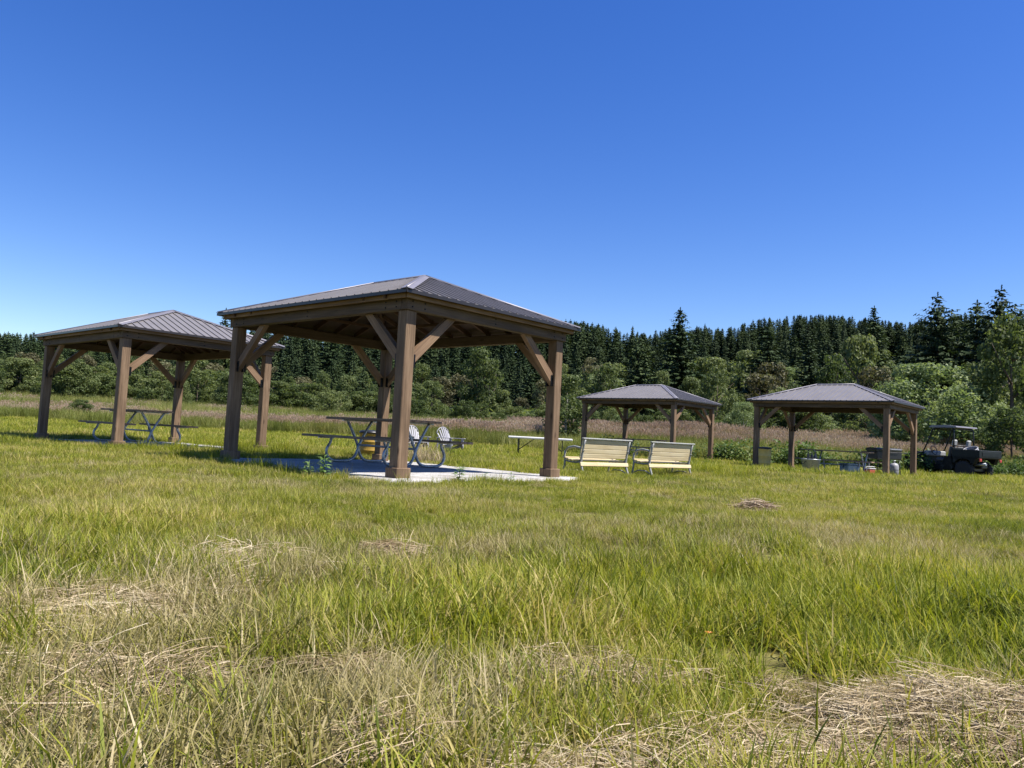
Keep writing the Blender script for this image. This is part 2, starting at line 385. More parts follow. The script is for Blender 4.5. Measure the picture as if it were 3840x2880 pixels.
def blades(n, rad, h, hv, w, lean, bend, seg=3, droop=0., base=None, rmean=.5, rvar=.25, flat=False):
    """returns quads (n*seg,4,3) and r"""
    a = rng.uniform(0, 2 * np.pi, n); rr = rad * np.sqrt(rng.uniform(0, 1, n))
    b = np.stack([rr * np.cos(a), rr * np.sin(a), np.zeros(n)], 1) if base is None else base
    d = rng.uniform(0, 2 * np.pi, n); dx = np.stack([np.cos(d), np.sin(d), 0 * d], 1)
    H = h * (1 + hv * rng.uniform(-1, 1, n)); le = np.abs(rng.normal(lean, lean * .5, n)); be = np.abs(rng.normal(bend, bend * .6, n))
    side = np.cross(dx, [0, 0, 1]); tw = rng.uniform(-.9, .9, n)[:, None]; side = side * np.cos(tw) + dx * np.sin(tw)
    ts = np.linspace(0, 1, seg + 1); P = []
    for t in ts:
        ang = le + be * t
        P.append((np.sin(ang)[:, None] * dx + np.cos(ang)[:, None] * np.array([0, 0, 1.])))
    pos = [b]
    for i in range(seg): pos.append(pos[-1] + (P[i] + P[i + 1]) / 2 * (H / seg)[:, None])
    if flat:
        for i, p in enumerate(pos): p[:, 2] = np.maximum(p[:, 2], .004)
    wd = [w * (1 - .12 * i if i < seg else .12) * (1 - i / (seg + .4)) ** .5 for i in range(seg + 1)]
    wj = rng.uniform(.6, 1.4, n)[:, None]; q = []
    for i in range(seg):
        s0 = side * wd[i] * wj / 2; s1 = side * wd[i + 1] * wj / 2
        q.append(np.stack([pos[i] - s0, pos[i] + s0, pos[i + 1] + s1, pos[i + 1] - s1], 1))
    V = np.concatenate(q, 0); r = np.tile(np.clip(rng.normal(rmean, rvar, n), 0, 1), seg)
    return V, r, pos

PROTO = {}
def proto(cname, meshes):
    c = bpy.data.collections.new(cname)
    for i, me in enumerate(meshes):
        o = bpy.data.objects.new('%s_%02d' % (cname, i), me); c.objects.link(o)
    PROTO[cname] = (c, len(meshes)); return c

def scatter(name, coll, P, rotz, scale, tilt, label, cat=None):
    """one stuff object: points that instance the clump meshes of a collection"""
    c, n = PROTO[coll]; k = len(P)
    me = bpy.data.meshes.new(name); me.vertices.add(k); me.vertices.foreach_set('co', np.asarray(P, np.float32).ravel())
    rot = np.stack([tilt * rng.normal(0, 1, k), tilt * rng.normal(0, 1, k), rotz], 1)
    a = me.attributes.new('rot', 'FLOAT_VECTOR', 'POINT'); a.data.foreach_set('vector', rot.astype(np.float32).ravel())
    a = me.attributes.new('scl', 'FLOAT', 'POINT'); a.data.foreach_set('value', np.asarray(scale, np.float32))
    a = me.attributes.new('idx', 'INT', 'POINT'); a.data.foreach_set('value', rng.integers(0, n, k).astype(np.int32))
    o = bpy.data.objects.new(name, me); COL.objects.link(o)
    ng = bpy.data.node_groups.new(name, 'GeometryNodeTree')
    ng.interface.new_socket('Geometry', in_out='INPUT', socket_type='NodeSocketGeometry'); ng.interface.new_socket('Geometry', in_out='OUTPUT', socket_type='NodeSocketGeometry')
    gi = ng.nodes.new('NodeGroupInput'); go = ng.nodes.new('NodeGroupOutput'); ip = ng.nodes.new('GeometryNodeInstanceOnPoints')
    ci = ng.nodes.new('GeometryNodeCollectionInfo'); ci.inputs['Collection'].default_value = c; ci.inputs['Separate Children'].default_value = True; ci.inputs['Reset Children'].default_value = True
    def na(nm, t):
        x = ng.nodes.new('GeometryNodeInputNamedAttribute'); x.data_type = t; x.inputs['Name'].default_value = nm; return x.outputs['Attribute']
    L = ng.links.new
    L(gi.outputs[0], ip.inputs['Points']); L(ci.outputs[0], ip.inputs['Instance']); ip.inputs['Pick Instance'].default_value = True
    L(na('idx', 'INT'), ip.inputs['Instance Index']); L(na('rot', 'FLOAT_VECTOR'), ip.inputs['Rotation']); L(na('scl', 'FLOAT'), ip.inputs['Scale'])
    L(ip.outputs[0], go.inputs[0])
    md = o.modifiers.new('scatter', 'NODES'); md.node_group = ng
    tag(o, label, cat, None, 'stuff'); return o

# ------------------------------------------------------------------ camera, world, sun
def setup():
    cam = bpy.data.cameras.new('camera'); co = bpy.data.objects.new('camera', cam); COL.objects.link(co)
    f = 2906.6; cam.sensor_fit = 'HORIZONTAL'; cam.sensor_width = 36; cam.lens = 36 * f / 3840
    cam.clip_start = .05; cam.clip_end = 9000
    p, r = R(3.8753), R(2.9997)
    right = Vector((1, 0, 0)); fwd = Vector((0, math.cos(p), math.sin(p))); up = Vector((0, -math.sin(p), math.cos(p)))
    r2 = math.cos(r) * right + math.sin(r) * up; u2 = -math.sin(r) * right + math.cos(r) * up
    m = Matrix((r2, u2, -fwd)).transposed().to_4x4(); m.translation = (0, 0, .6114); co.matrix_world = m
    scn.camera = co
    az = R(108); el = R(60)
    sd = Vector((math.sin(az) * math.cos(el), math.cos(az) * math.cos(el), math.sin(el)))
    w = bpy.data.worlds.new('World'); scn.world = w; w.use_nodes = True; nt = w.node_tree
    bg = nt.nodes['Background']; sk = nt.nodes.new('ShaderNodeTexSky'); sk.sky_type = 'NISHITA'; sk.sun_disc = False
    sk.sun_elevation = el; sk.sun_rotation = az; sk.altitude = 100; sk.air_density = 1.0; sk.dust_density = .3; sk.ozone_density = 3.0
    hs = nt.nodes.new('ShaderNodeHueSaturation'); hs.inputs['Saturation'].default_value = 1.34; hs.inputs['Hue'].default_value = .519; hs.inputs['Value'].default_value = 1.0
    nt.links.new(sk.outputs[0], hs.inputs['Color']); nt.links.new(hs.outputs[0], bg.inputs[0]); bg.inputs[1].default_value = .084
    l = bpy.data.lights.new('sun', 'SUN'); l.energy = 4.8; l.angle = R(.53); l.color = (1, .95, .87)
    lo = bpy.data.objects.new('sun', l); COL.objects.link(lo); lo.rotation_euler = sd.to_track_quat('Z', 'Y').to_euler(); lo.location = (20, 0, 30)
    scn.view_settings.view_transform = 'Standard'; scn.view_settings.look = 'None'; scn.view_settings.exposure = 1.08; scn.view_settings.gamma = 1
    scn.cycles.max_bounces = 6; scn.cycles.transparent_max_bounces = 4; scn.cycles.diffuse_bounces = 1
setup()

# ------------------------------------------------------------------ ground sheet
def make_ground():
    def axis(lo, hi, fine, grow):
        a = [0.]; st = fine
        while a[-1] < hi: a.append(a[-1] + st); st = min(st * grow, 150)
        b = [0.]; st = fine
        while b[-1] > lo: b.append(b[-1] - st); st = min(st * grow, 150)
        return np.array(sorted(set(b + a)))
    xs = axis(-3500, 3500, .06, 1.012); ys = axis(-3500, 3500, .06, 1.012)
    X, Y = np.meshgrid(xs, ys); Z = ground(X, Y); ny, nx = X.shape
    me = bpy.data.meshes.new('ground'); me.vertices.add(nx * ny); me.vertices.foreach_set('co', np.stack([X, Y, Z], -1).reshape(-1).astype(np.float32))
    i = np.arange(ny - 1)[:, None] * nx + np.arange(nx - 1)[None]; q = np.stack([i, i + 1, i + nx + 1, i + nx], -1).reshape(-1)
    me.loops.add(len(q)); me.loops.foreach_set('vertex_index', q.astype(np.int32)); n = len(q) // 4
    me.polygons.add(n); me.polygons.foreach_set('loop_start', np.arange(0, n * 4, 4, dtype=np.int32)); me.polygons.foreach_set('use_smooth', np.ones(n, bool))
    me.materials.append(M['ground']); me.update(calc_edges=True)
    o = bpy.data.objects.new('ground', me); COL.objects.link(o); tag(o, kind='structure')
make_ground()

# ------------------------------------------------------------------ pavilions
HP = 2.1; W = .165; OV = .178; ZT = 2.3125; RISE = .651; RL = 1.24
def make_pavilion():
    a, b = PA, PB
    root = empty('pavilion', (0, 0, 0), 0)
    for (u, v, su, sv) in ((0, 0, 1, 1), (a, 0, -1, 1), (0, b, 1, -1), (a, b, -1, -1)):
        cx = u + su * W / 2; cy = v + sv * W / 2
        p = MB().box((cx, cy, HP / 2 + .02), (W, W, HP - .04), along=2, bev=.008).build('post', M['post_wood'], root)
        MB().box((cx, cy, .062), (W + .062, W + .062, .135), along=2, bev=.008).build('plinth', M['post_wood'], p)
        for (dx, dy) in ((su, 0), (0, sv)):
            # knee brace from post to beam, centred on the post
            s0 = Vector((cx + dx * (W / 2 - .012), cy + dy * (W / 2 - .012), HP - .66)); s1 = Vector((cx + dx * (W / 2 + .66), cy + dy * (W / 2 + .66), HP - .005))
            dirv = (s1 - s0); nrm = Vector((-dx * dirv.z, -dy * dirv.z, (dirv.x * dx + dirv.y * dy))).normalized()
            w2 = .14 / 1.35
            poly = [(0, -.045), (.745, .66), (.62 - .03, .66), (0, .125)]
            t = .038
            def fm(pp, qq, tt, dx=dx, dy=dy, s0=s0): return (s0.x + dx * pp + (dy and tt), s0.y + dy * pp + (dx and tt), s0.z + qq)
            q = MB(); q.prism(poly, -t, t, fm)
            off = random.uniform(0, 9); dn = Vector((.745, .7)).normalized()
            q.g = []
            for k in range(2):
                for pp, qq in poly: q.g.append((pp * dn.x + qq * dn.y + off, -pp * dn.y + qq * dn.x + off, k * .076))
            br = q.build('knee_brace', M['brace_wood'], root)
            # black steel bracket with two bolts at the foot of the brace
            c = s0 + Vector((dx * .03, dy * .03, .035)); face = Vector((0, -1, 0)) if dx else Vector((-1, 0, 0))
            for sgn in (1, -1):
                pc = c + face * sgn * (t + .003)
                mb = MB(); mb.box(pc, (.075 if dx else .006, .075 if dy else .006, .17), bev=.002)
                rot = Matrix.Rotation(R(90), 3, 'X') if dx else Matrix.Rotation(R(90), 3, 'Y')
                for dz in (-.04, .04): mb.lathe(pc + Vector((0, 0, dz)) - face * 0 , [(.012, -.012), (.012, .012)], 8, False, rot)
                mb.build('bracket', M['bolt_metal'], br)
    o = .028; zb0, zb1 = HP, HP + .155; tb = .115
    def beam(p0, p1, nrm):
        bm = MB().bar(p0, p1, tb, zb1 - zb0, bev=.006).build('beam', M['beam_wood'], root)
        d = Vector(p1) - Vector(p0); L = d.length; d.normalize(); nv = Vector(nrm)
        for f_ in (.09, .30, L * .5, L - .30, L - .09):
            for dz in (-.035, .035):
                rot = Vector(nrm).to_track_quat('Z', 'Y').to_matrix()
                MB().lathe(Vector(p0) + d * f_ + nv * (tb / 2) + Vector((0, 0, dz)), [(.011, -.004), (.011, .006), (.006, .009)], 8, False, rot).build('bolt', M['bolt_metal'], bm)
    zc = (zb0 + zb1) / 2
    beam((-o, -o + tb / 2, zc), (a + o, -o + tb / 2, zc), (0, -1, 0)); beam((-o, b + o - tb / 2, zc), (a + o, b + o - tb / 2, zc), (0, 1, 0))
    beam((-o + tb / 2, -o + tb + .001, zc), (-o + tb / 2, b + o - tb - .001, zc), (-1, 0, 0)); beam((a + o - tb / 2, -o + tb + .001, zc), (a + o - tb / 2, b + o - tb - .001, zc), (1, 0, 0))
    # fascia boards between beam and roof edge
    fo = .10; zf = ZT - .040; hf = .062; zf = ZT - .052
    for p0, p1 in (((-fo, -fo, zf), (a + fo, -fo, zf)), ((-fo, b + fo, zf), (a + fo, b + fo, zf)), ((-fo, -fo + .016, zf), (-fo, b + fo - .016, zf)), ((a + fo, -fo + .016, zf), (a + fo, b + fo - .016, zf))):
        MB().bar(p0, p1, .03, hf, bev=.003).build('fascia', M['brace_wood'], root)
    # roof
    E = [(-OV, -OV), (a + OV, -OV), (a + OV, b + OV), (-OV, b + OV)]
    r0 = Vector((a / 2, b / 2 - RL / 2, ZT + RISE)); r1 = Vector((a / 2, b / 2 + RL / 2, ZT + RISE))
    EV = [Vector((x, y, ZT)) for x, y in E]
    planes = [([EV[0], EV[1], r0]), ([EV[1], EV[2], r1, r0]), ([EV[2], EV[3], r1]), ([EV[3], EV[0], r0, r1])]
    for pl in planes:
        e0, e1 = pl[0], pl[1]; x = (e1 - e0).normalized(); n = (e1 - e0).cross(pl[2] - e0).normalized(); upv = n.cross(x)
        mb = MB(); t = .012
        lo = [p - n * t for p in pl]; k = len(pl)
        mb.add(pl + lo, [tuple(range(k)), tuple(reversed(range(k, 2 * k)))] + [(i, (i + 1) % k, (i + 1) % k + k, i + k) for i in range(k)])
        L = (e1 - e0).length; m = int(L / .165); 
        # polygon in plane coords to find how far each rib climbs
        pc = [((p - e0).dot(x), (p - e0).dot(upv)) for p in pl]
        for i in range(1, m):
            s = L * i / m
            # top height at s
            top = 0
            for j in range(1, k):
                (x0, y0), (x1, y1) = pc[j], pc[(j + 1) % k]
                if min(x0, x1) - 1e-6 <= s <= max(x0, x1) + 1e-6 and abs(x1 - x0) > 1e-6:
                    top = max(top, y0 + (y1 - y0) * (s - x0) / (x1 - x0))
            if top < .08: continue
            p0 = e0 + x * s + n * .006; p1 = p0 + upv * (top - .02)
            mb.bar(p0, p1, .024, .026, up=n)
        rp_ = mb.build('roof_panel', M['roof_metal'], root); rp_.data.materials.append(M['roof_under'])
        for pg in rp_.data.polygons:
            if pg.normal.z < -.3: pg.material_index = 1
        # dark eave flashing
        q = MB(); q.bar(e0 - Vector((0, 0, .014)), e1 - Vector((0, 0, .014)), .02, .042); q.build('eave_flashing', M['edge_metal'], root)
    for p0, p1 in ((EV[0], r0), (EV[1], r0), (EV[2], r1), (EV[3], r1), (r0, r1)):
        up = Vector((0, 0, 1)); d = (p1 - p0).normalized(); side = d.cross(up).normalized()
        mb = MB()
        for sgn in (-1, 1):
            if p0 is r0: nn = Vector((sgn * RISE, 0, a / 2 + OV)).normalized()
            else:
                cand = [Vector((0, -1 if p0.y < b / 2 else 1, 0)), Vector((-1 if p0.x < a / 2 else 1, 0, 0))]
                h = cand[0] if sgn < 0 else cand[1]; run = (b / 2 - RL / 2 + OV) if h.x == 0 else (a / 2 + OV)
                nn = Vector((h.x * RISE / run, h.y * RISE / run, 1)).normalized()
            sd = d.cross(nn).normalized()
            hd = Vector((sgn, 0, 0)) if p0 is r0 else h
            if sd.dot(hd) < 0: sd = -sd
            q0 = p0 + nn * .022; q1 = p1 + nn * .022
            mb.bar(q0 + sd * .035, q1 + sd * .035, .075, .006, up=nn)
        mb.tube([p0 + up * .022, p1 + up * .022], .014, 6)
        mb.build('ridge_cap' if p0 is r0 else 'hip_cap', M['cap_metal'], root)
    # rafters
    def raf(p0, p1, w=.038, h=.07):
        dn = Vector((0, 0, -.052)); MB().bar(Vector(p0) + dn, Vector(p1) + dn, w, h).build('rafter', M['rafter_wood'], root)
    for c_, rr in ((EV[0], r0), (EV[1], r0), (EV[2], r1), (EV[3], r1)):
        raf(c_.lerp(rr, .06), c_.lerp(rr, .99), .04, .09)
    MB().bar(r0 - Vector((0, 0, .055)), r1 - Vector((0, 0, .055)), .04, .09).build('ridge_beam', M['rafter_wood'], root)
    for i in range(1, 8):
        for pl in (0, 2):
            s = i / 8; e = planes[pl][0].lerp(planes[pl][1], s); top = planes[pl][2]; k = 1 - abs(s - .5) * 2
            p1 = Vector((e.x, e.y + (top.y - e.y) * k, ZT + RISE * k)); raf(e.lerp(p1, .05 / max(k, .05) if k > .1 else .3), e.lerp(p1, .97))
    run = b / 2 - RL / 2 + OV
    for i in range(1, 10):
        for sx in (0, 1):
            s = i / 10; y = -OV + (b + 2 * OV) * s; k = min(1, min(y + OV, b + OV - y) / run)
            ex = -OV if sx == 0 else a + OV; e = Vector((ex, y, ZT)); p1 = Vector((ex + (a / 2 - ex) * k, y, ZT + RISE * k)); raf(e.lerp(p1, .05), e.lerp(p1, .97))
    # collar ties and light thin purlins
    for f_ in (.35, .68):
        z = ZT + RISE * f_ - .10; dx = (a / 2 + OV) * f_ - OV; dy = run * f_ - OV
        for p0, p1 in (((dx, dy, z), (a - dx, dy, z)), ((dx, b - dy, z), (a - dx, b - dy, z)), ((dx, dy, z), (dx, b - dy, z)), ((a - dx, dy, z), (a - dx, b - dy, z))):
            MB().bar(p0, p1, .035, .05).build('purlin', M['rafter_wood'], root)
    return root

PL = {'main': 'nearest wooden pavilion with hipped grey metal roof, picnic table beneath on pale gravel',
      'left': 'wooden pavilion at the far left with brown striped metal roof, behind the nearest one',
      'far': 'small distant wooden pavilion behind the two cream slatted benches',
      'right': 'wooden pavilion beside the dark utility vehicle at the far right'}
pv = make_pavilion()
for i, n in enumerate(('main', 'left', 'far', 'right')):
    o = pv if i == 0 else copy_tree(pv)
    o.location = PAV[n]; o.rotation_euler = (0, 0, PYAW); tag(o, PL[n], 'pavilion', 'hipped roof picnic pavilions in the meadow')

def P(n, u, v, z=0):
    x, y, z0 = PAV[n]; return Vector((x + u * CU - v * SU, y + u * SU + v * CU, z0 + z))

# gravel pads
def pad(n, mu0, mu1, mv0, mv1, label):
    xs = np.linspace(-mu0, PA + mu1, 60); ys = np.linspace(-mv0, PB + mv1, 70); vs = []; fs = []
    for j, v in enumerate(ys):
        for i, u in enumerate(xs):
            e = min(i, j, len(xs) - 1 - i, len(ys) - 1 - j)
            du = (float(vnoise([u * 3], [v * 3], 1, 21)[0]) - .5) * .12; dv = (float(vnoise([u * 3], [v * 3], 1, 22)[0]) - .5) * .12
            zz = .006 * float(vnoise([u * 6], [v * 6], 1, 23)[0]) + (-.085 if e == 0 else (-.018 if e == 1 else 0))
            vs.append((u + du * (e < 3), v + dv * (e < 3), zz))
    w = len(xs)
    for j in range(len(ys) - 1):
        for i in range(w - 1): fs.append((j * w + i, j * w + i + 1, (j + 1) * w + i + 1, (j + 1) * w + i))
    o = MB().add(vs, fs, None, True).build('gravel_pad', M['gravel']); o.location = PAV[n]; o.rotation_euler = (0, 0, PYAW); tag(o, kind='structure')
pad('main', .35, .62, .30, .35, ''); pad('left', .35, .35, .3, .35, ''); pad('far', .3, .3, .3, .3, ''); pad('right', .3, .45, .3, .3, '')

# ------------------------------------------------------------------ picnic tables
def make_table():
    """long axis = local y, top at .76"""
    root = empty('picnic_table', (0, 0, 0)); L = 2.44
    for i in range(5):
        x = (i - 2) * .148
        MB().box((x, .14, .745), (.140, L - .28, .038), along=1, bev=.004).build('top_plank', M['table_wood'], root)
    for s in (-1, 1):
        for j in range(2):
            x = s * (.62 + j * .148)
            MB().box((x, 0, .435), (.140, L, .038), along=1, bev=.004).build('bench_plank', M['table_wood'], root)
    for y in (-.74, .74):
        fr = None
        for s in (-1, 1):
            pts = []
            # bench support, curved foot, then up and across to the far side of the top
            ctl = [(.80, .415), (.56, .415), (.60, .41)]
            path = [(.585, .405), (.60, .33), (.655, .24), (.665, .15), (.62, .075), (.53, .032), (.40, .026), (.27, .026), (.15, .05), (.075, .115), (.03, .21), (.0, .30), (-.08, .45), (-.17, .60), (-.245, .715)]
            pth = [Vector((s * px, y + s * .022, pz)) for px, pz in path]
            # smooth
            sm = []
            for k in range(len(pth) - 1):
                p0 = pth[max(k - 1, 0)]; p1 = pth[k]; p2 = pth[k + 1]; p3 = pth[min(k + 2, len(pth) - 1)]
                for t in (0, .33, .66):
                    sm.append(.5 * ((2 * p1) + (p2 - p0) * t + (2 * p0 - 5 * p1 + 4 * p2 - p3) * t * t + (-p0 + 3 * p1 - 3 * p2 + p3) * t ** 3))
            sm.append(pth[-1])
            mb = MB(); mb.tube(sm, .024, 10)
            mb.bar((s * .54, y + s * .022, .407), (s * .84, y + s * .022, .407), .04, .018)
            mb.build('frame_leg', M['galv'], root)
        MB().bar((-.35, y, .715), (.35, y, .715), .05, .022).build('cross_bar', M['galv'], root)
    MB().tube([(0, -.74, .30), (0, .74, .30)], .018, 8).build('brace_rod', M['galv'], root)
    return root
tb = make_table()
TL = [('main', 2.1, 2.78, 'brown plank picnic table on curved steel legs under the nearest pavilion'),
      ('left', 1.62, 2.85, 'brown plank picnic table under the pavilion at the far left'),
      ('far', 1.6, 2.2, 'picnic table under the small distant pavilion behind the cream benches'),
      ('right', 1.75, 1.95, 'picnic table under the pavilion beside the utility vehicle')]
for i, (n, u, v, lb) in enumerate(TL):
    o = tb if i == 0 else copy_tree(tb); o.location = P(n, u, v, .004); o.rotation_euler = (0, 0, PYAW); tag(o, lb, 'picnic table', 'picnic tables under the pavilions')

# ------------------------------------------------------------------ slatted park benches, seen from behind
def make_bench():
    """back along local x (0..1.5), sitter faces +y"""
    root = empty('park_bench', (0, 0, 0)); L = 1.57
    for x in (.06, L - .06):
        mb = MB()
        # rear leg sweeping into the back upright
        path = [(-.10, 0), (-.06, .10), (-.01, .22), (.03, .34), (.025, .44), (.0, .58), (-.025, .72), (-.06, .84)]
        mb.tube([(x, p, z) for p, z in path], [.032, .026, .024, .026, .028, .026, .026, .03], 8)
        fl = [(.55, 0), (.53, .14), (.50, .28), (.49, .39), (.51, .50), (.49, .585)]
        mb.tube([(x, p, z) for p, z in fl], [.03, .024, .022, .024, .022, .024], 8)
        mb.tube([(x, p, z) for p, z in [(.03, .37), (.2, .355), (.36, .365), (.5, .39)]], .022, 8)
        mb.tube([(x, p, z) for p, z in [(-.04, .60), (.08, .665), (.24, .685), (.40, .655), (.49, .585)]], [.018, .024, .026, .026, .022], 8)
        mb.tube([(x, p, z) for p, z in [(-.04, .12), (.15, .20), (.35, .20), (.54, .12)]], .014, 6)
        mb.build('end_frame', M['cast'], root)
    ang = math.atan2(.13, .28)
    for k in range(4):
        z = .50 + k * .098; y = .035 - (z - .44) * .18
        MB().box((L / 2, y, z), (L - .02, .028, .093), Matrix.Rotation(.18, 3, 'X'), 0, .006).build('back_slat', M['bench_wood'], root)
    MB().box((L / 2, -.058, .862), (L + .03, .062, .034), None, 0, .01).build('top_rail', M['cast'], root)
    for k in range(5):
        MB().box((L / 2, .10 + k * .098, .405 - .02 * math.sin(k / 4 * math.pi) + .01 * k), (L - .02, .084, .028), None, 0, .006).build('seat_slat', M['bench_wood'], root)
    MB().box((L / 2, .0, .325), (L - .02, .026, .085), Matrix.Rotation(-.25, 3, 'X'), 0, .006).build('lower_slat', M['bench_wood'], root)
    return root
bn = make_bench()
bz = -.10
for i, (x, y, z, lb) in enumerate(((1.50, 16.2, -.21, 'cream slatted park bench just right of the near pavilion, left one of two'), (3.20, 17.7, -.21, 'cream slatted park bench in front of the distant pavilion, right one of two'))):
    o = bn if i == 0 else copy_tree(bn); o.location = (x, y, z); o.rotation_euler = (0, 0, R(42 if i == 0 else 40)); tag(o, lb, 'bench', 'two cream park benches seen from behind')

# ------------------------------------------------------------------ folding table
def make_folding():
    root = empty('folding_table', (.98, 24.2, -.06), R(-4), 'white folding table with black folding legs standing in the grass', 'folding table')
    MB().box((0, 0, .66), (1.98, .76, .07), bev=.02).build('table_top', M['white_plastic'], root)
    for s in (-1, 1):
        mb = MB()
        for y in (-.27, .27): mb.tube([(s * .68, y, .64), (s * .68, y, 0)], .014, 8)
        mb.tube([(s * .68, -.27, .03), (s * .68, .27, .03)], .012, 8); mb.tube([(s * .68, -.27, .30), (s * .68, .27, .30)], .012, 8)
        mb.tube([(s * .68, -.27, .28), (s * .20, -.05, .63)], .010, 8); mb.tube([(s * .68, .27, .28), (s * .20, .05, .63)], .010, 8)
        mb.build('leg', M['dark_metal'], root)
    return root
make_folding()

# ------------------------------------------------------------------ adirondack chairs
def make_adirondack():
    """faces +x"""
    root = empty('adirondack_chair', (0, 0, 0))
    n = 7
    for k in range(n):
        y = (k - 3) * .078; top = .92 - .022 * (k - 3) ** 2; fan = (k - 3) * .014
        MB().bar((-.08, y * .88, .30), (-.36, y + fan, top), .060, .018, up=(1, 0, .4), bev=.005).build('back_slat', M['pvc'], root)
    MB().bar((-.30, -.29, .62), (-.30, .29, .62), .03, .05).build('back_rail', M['pvc'], root)
    arch = [(-.375, .30 * math.cos(a), .70 + .235 * math.sin(a)) for a in np.linspace(0, math.pi, 13)]
    MB().tube(arch, .018, 6).build('back_arch', M['pvc'], root)
    for k in range(5):
        MB().box((-.06 + k * .105, 0, .30 + k * .016), (.09, .54, .02), Matrix.Rotation(-.15, 3, 'Y'), 1, .004).build('seat_slat', M['pvc'], root)
    for s in (-1, 1):
        MB().box((.06, s * .33, .56), (.74, .11, .022), None, 0, .008).build('armrest', M['pvc'], root)
        MB().bar((.34, s * .31, 0), (.34, s * .31, .55), .10, .03).build('leg', M['pvc'], root)
        MB().bar((-.52, s * .27, .02), (.40, s * .27, .34), .03, .11).build('leg', M['pvc'], root)
        MB().bar((-.30, s * .31, .10), (-.30, s * .31, .55), .05, .03).build('arm_support', M['pvc'], root)
    return root
ad = make_adirondack()
for i, (x, y, rz, lb) in enumerate(((-1.95, 25.6, -22, 'pale grey slatted garden chair seen right of the near picnic table'), (-3.05, 25.4, -35, 'pale grey slatted garden chair half hidden behind the near pavilion post'))):
    o = ad if i == 0 else copy_tree(ad); o.location = (x, y, -.06); o.scale = (.92, .92, .92); o.rotation_euler = (0, 0, R(rz - 18)); tag(o, lb, 'garden chair', 'two pale grey garden chairs in the grass')

# ------------------------------------------------------------------ bins and small things
def bin_(name, loc, r, h, mat, label, lid=True, cat='bin', lidmat=None):
    root = empty(name, loc, random.uniform(0, 3), label, cat)
    MB().lathe((0, 0, 0), [(r * .86, 0), (r * .9, .03), (r * .94, h * .33), (r * .97, h * .345), (r * .95, h * .36), (r * .98, h * .66), (r * 1.01, h * .675), (r * .99, h * .69), (r, h * .96), (r * 1.04, h * .975), (r * 1.04, h), (r * .94, h), (r * .92, h * .9)], 24).build('barrel', mat, root)
    if lid:
        l = MB().lathe((0, 0, h), [(r * 1.07, 0), (r * 1.07, .03), (r * .9, .055), (r * .3, .07)], 24).build('lid', lidmat or M['black_plastic'], root)
    return root
bin_('litter_bin', (-2.93, 16.4, -.02), .22, .54, M['yellow'], 'yellow bin with black lid behind the rear post of the nearest pavilion')
bin_('litter_bin', (8.42, 25.55, -.06), .20, .70, M['tan_bin'], 'tan bin with dark lid beside the left front post of the right pavilion')
def tub(loc, lb):
    root = empty('steel_tub', loc, .4, lb, 'tub')
    MB().lathe((0, 0, 0), [(.20, 0), (.22, .02), (.265, .40), (.285, .42), (.285, .44), (.25, .44), (.24, .34)], 24).build('tub_wall', M['galv'], root)
    for s in (-1, 1): MB().tube([(s * .26, -.07, .36), (s * .31, -.06, .31), (s * .32, 0, .29), (s * .31, .06, .31), (s * .26, .07, .36)], .009, 6).build('handle', M['dark_metal'], root)
    return root
t0 = Vector((9.18, 23.6, -.03)); tub(t0, 'galvanised steel tub standing in front of the picnic table of the right pavilion')
# dark bottles standing in the tub
for k, (dx, dy) in enumerate(((-.08, 0), (.05, .05), (.10, -.06))):
    b = MB().lathe((0, 0, 0), [(.035, 0), (.04, .02), (.04, .17), (.015, .24), (.015, .29), (.018, .30)], 12).build('bottle', M['black_plastic'])
    b.location = t0 + Vector((dx, dy, .36)); tag(b, 'dark bottle standing in the galvanised steel tub', 'bottle', 'dark bottles in the steel tub')
def crate(loc, size, mat, lb, cat, name):
    root = empty(name, loc, .35, lb, cat); x, y, z = size
    MB().box((0, 0, z * .42), (x, y, z * .8), bev=.03).build('body', mat, root)
    MB().box((0, 0, z * .88), (x + .02, y + .02, z * .14), bev=.02).build('lid', M['pvc'] if cat == 'cooler' else mat, root)
    MB().tube([(-x * .52, -.02, z * .6), (-x * .56, -.02, z * 1.12), (x * .56, -.02, z * 1.12), (x * .52, -.02, z * .6)], .012, 6).build('handle', M['dark_metal'] if cat != 'cooler' else M['white_plastic'], root)
    return root
crate((11.25, 25.6, -.03), (.55, .38, .36), M['bluegrey'], 'blue grey storage box on the ground beside the red cooler', 'storage box', 'storage_box')
crate((11.35, 24.4, -.03), (.27, .22, .26), M['red'], 'small red cooler with pale lid on the ground under the right pavilion', 'cooler', 'cooler')

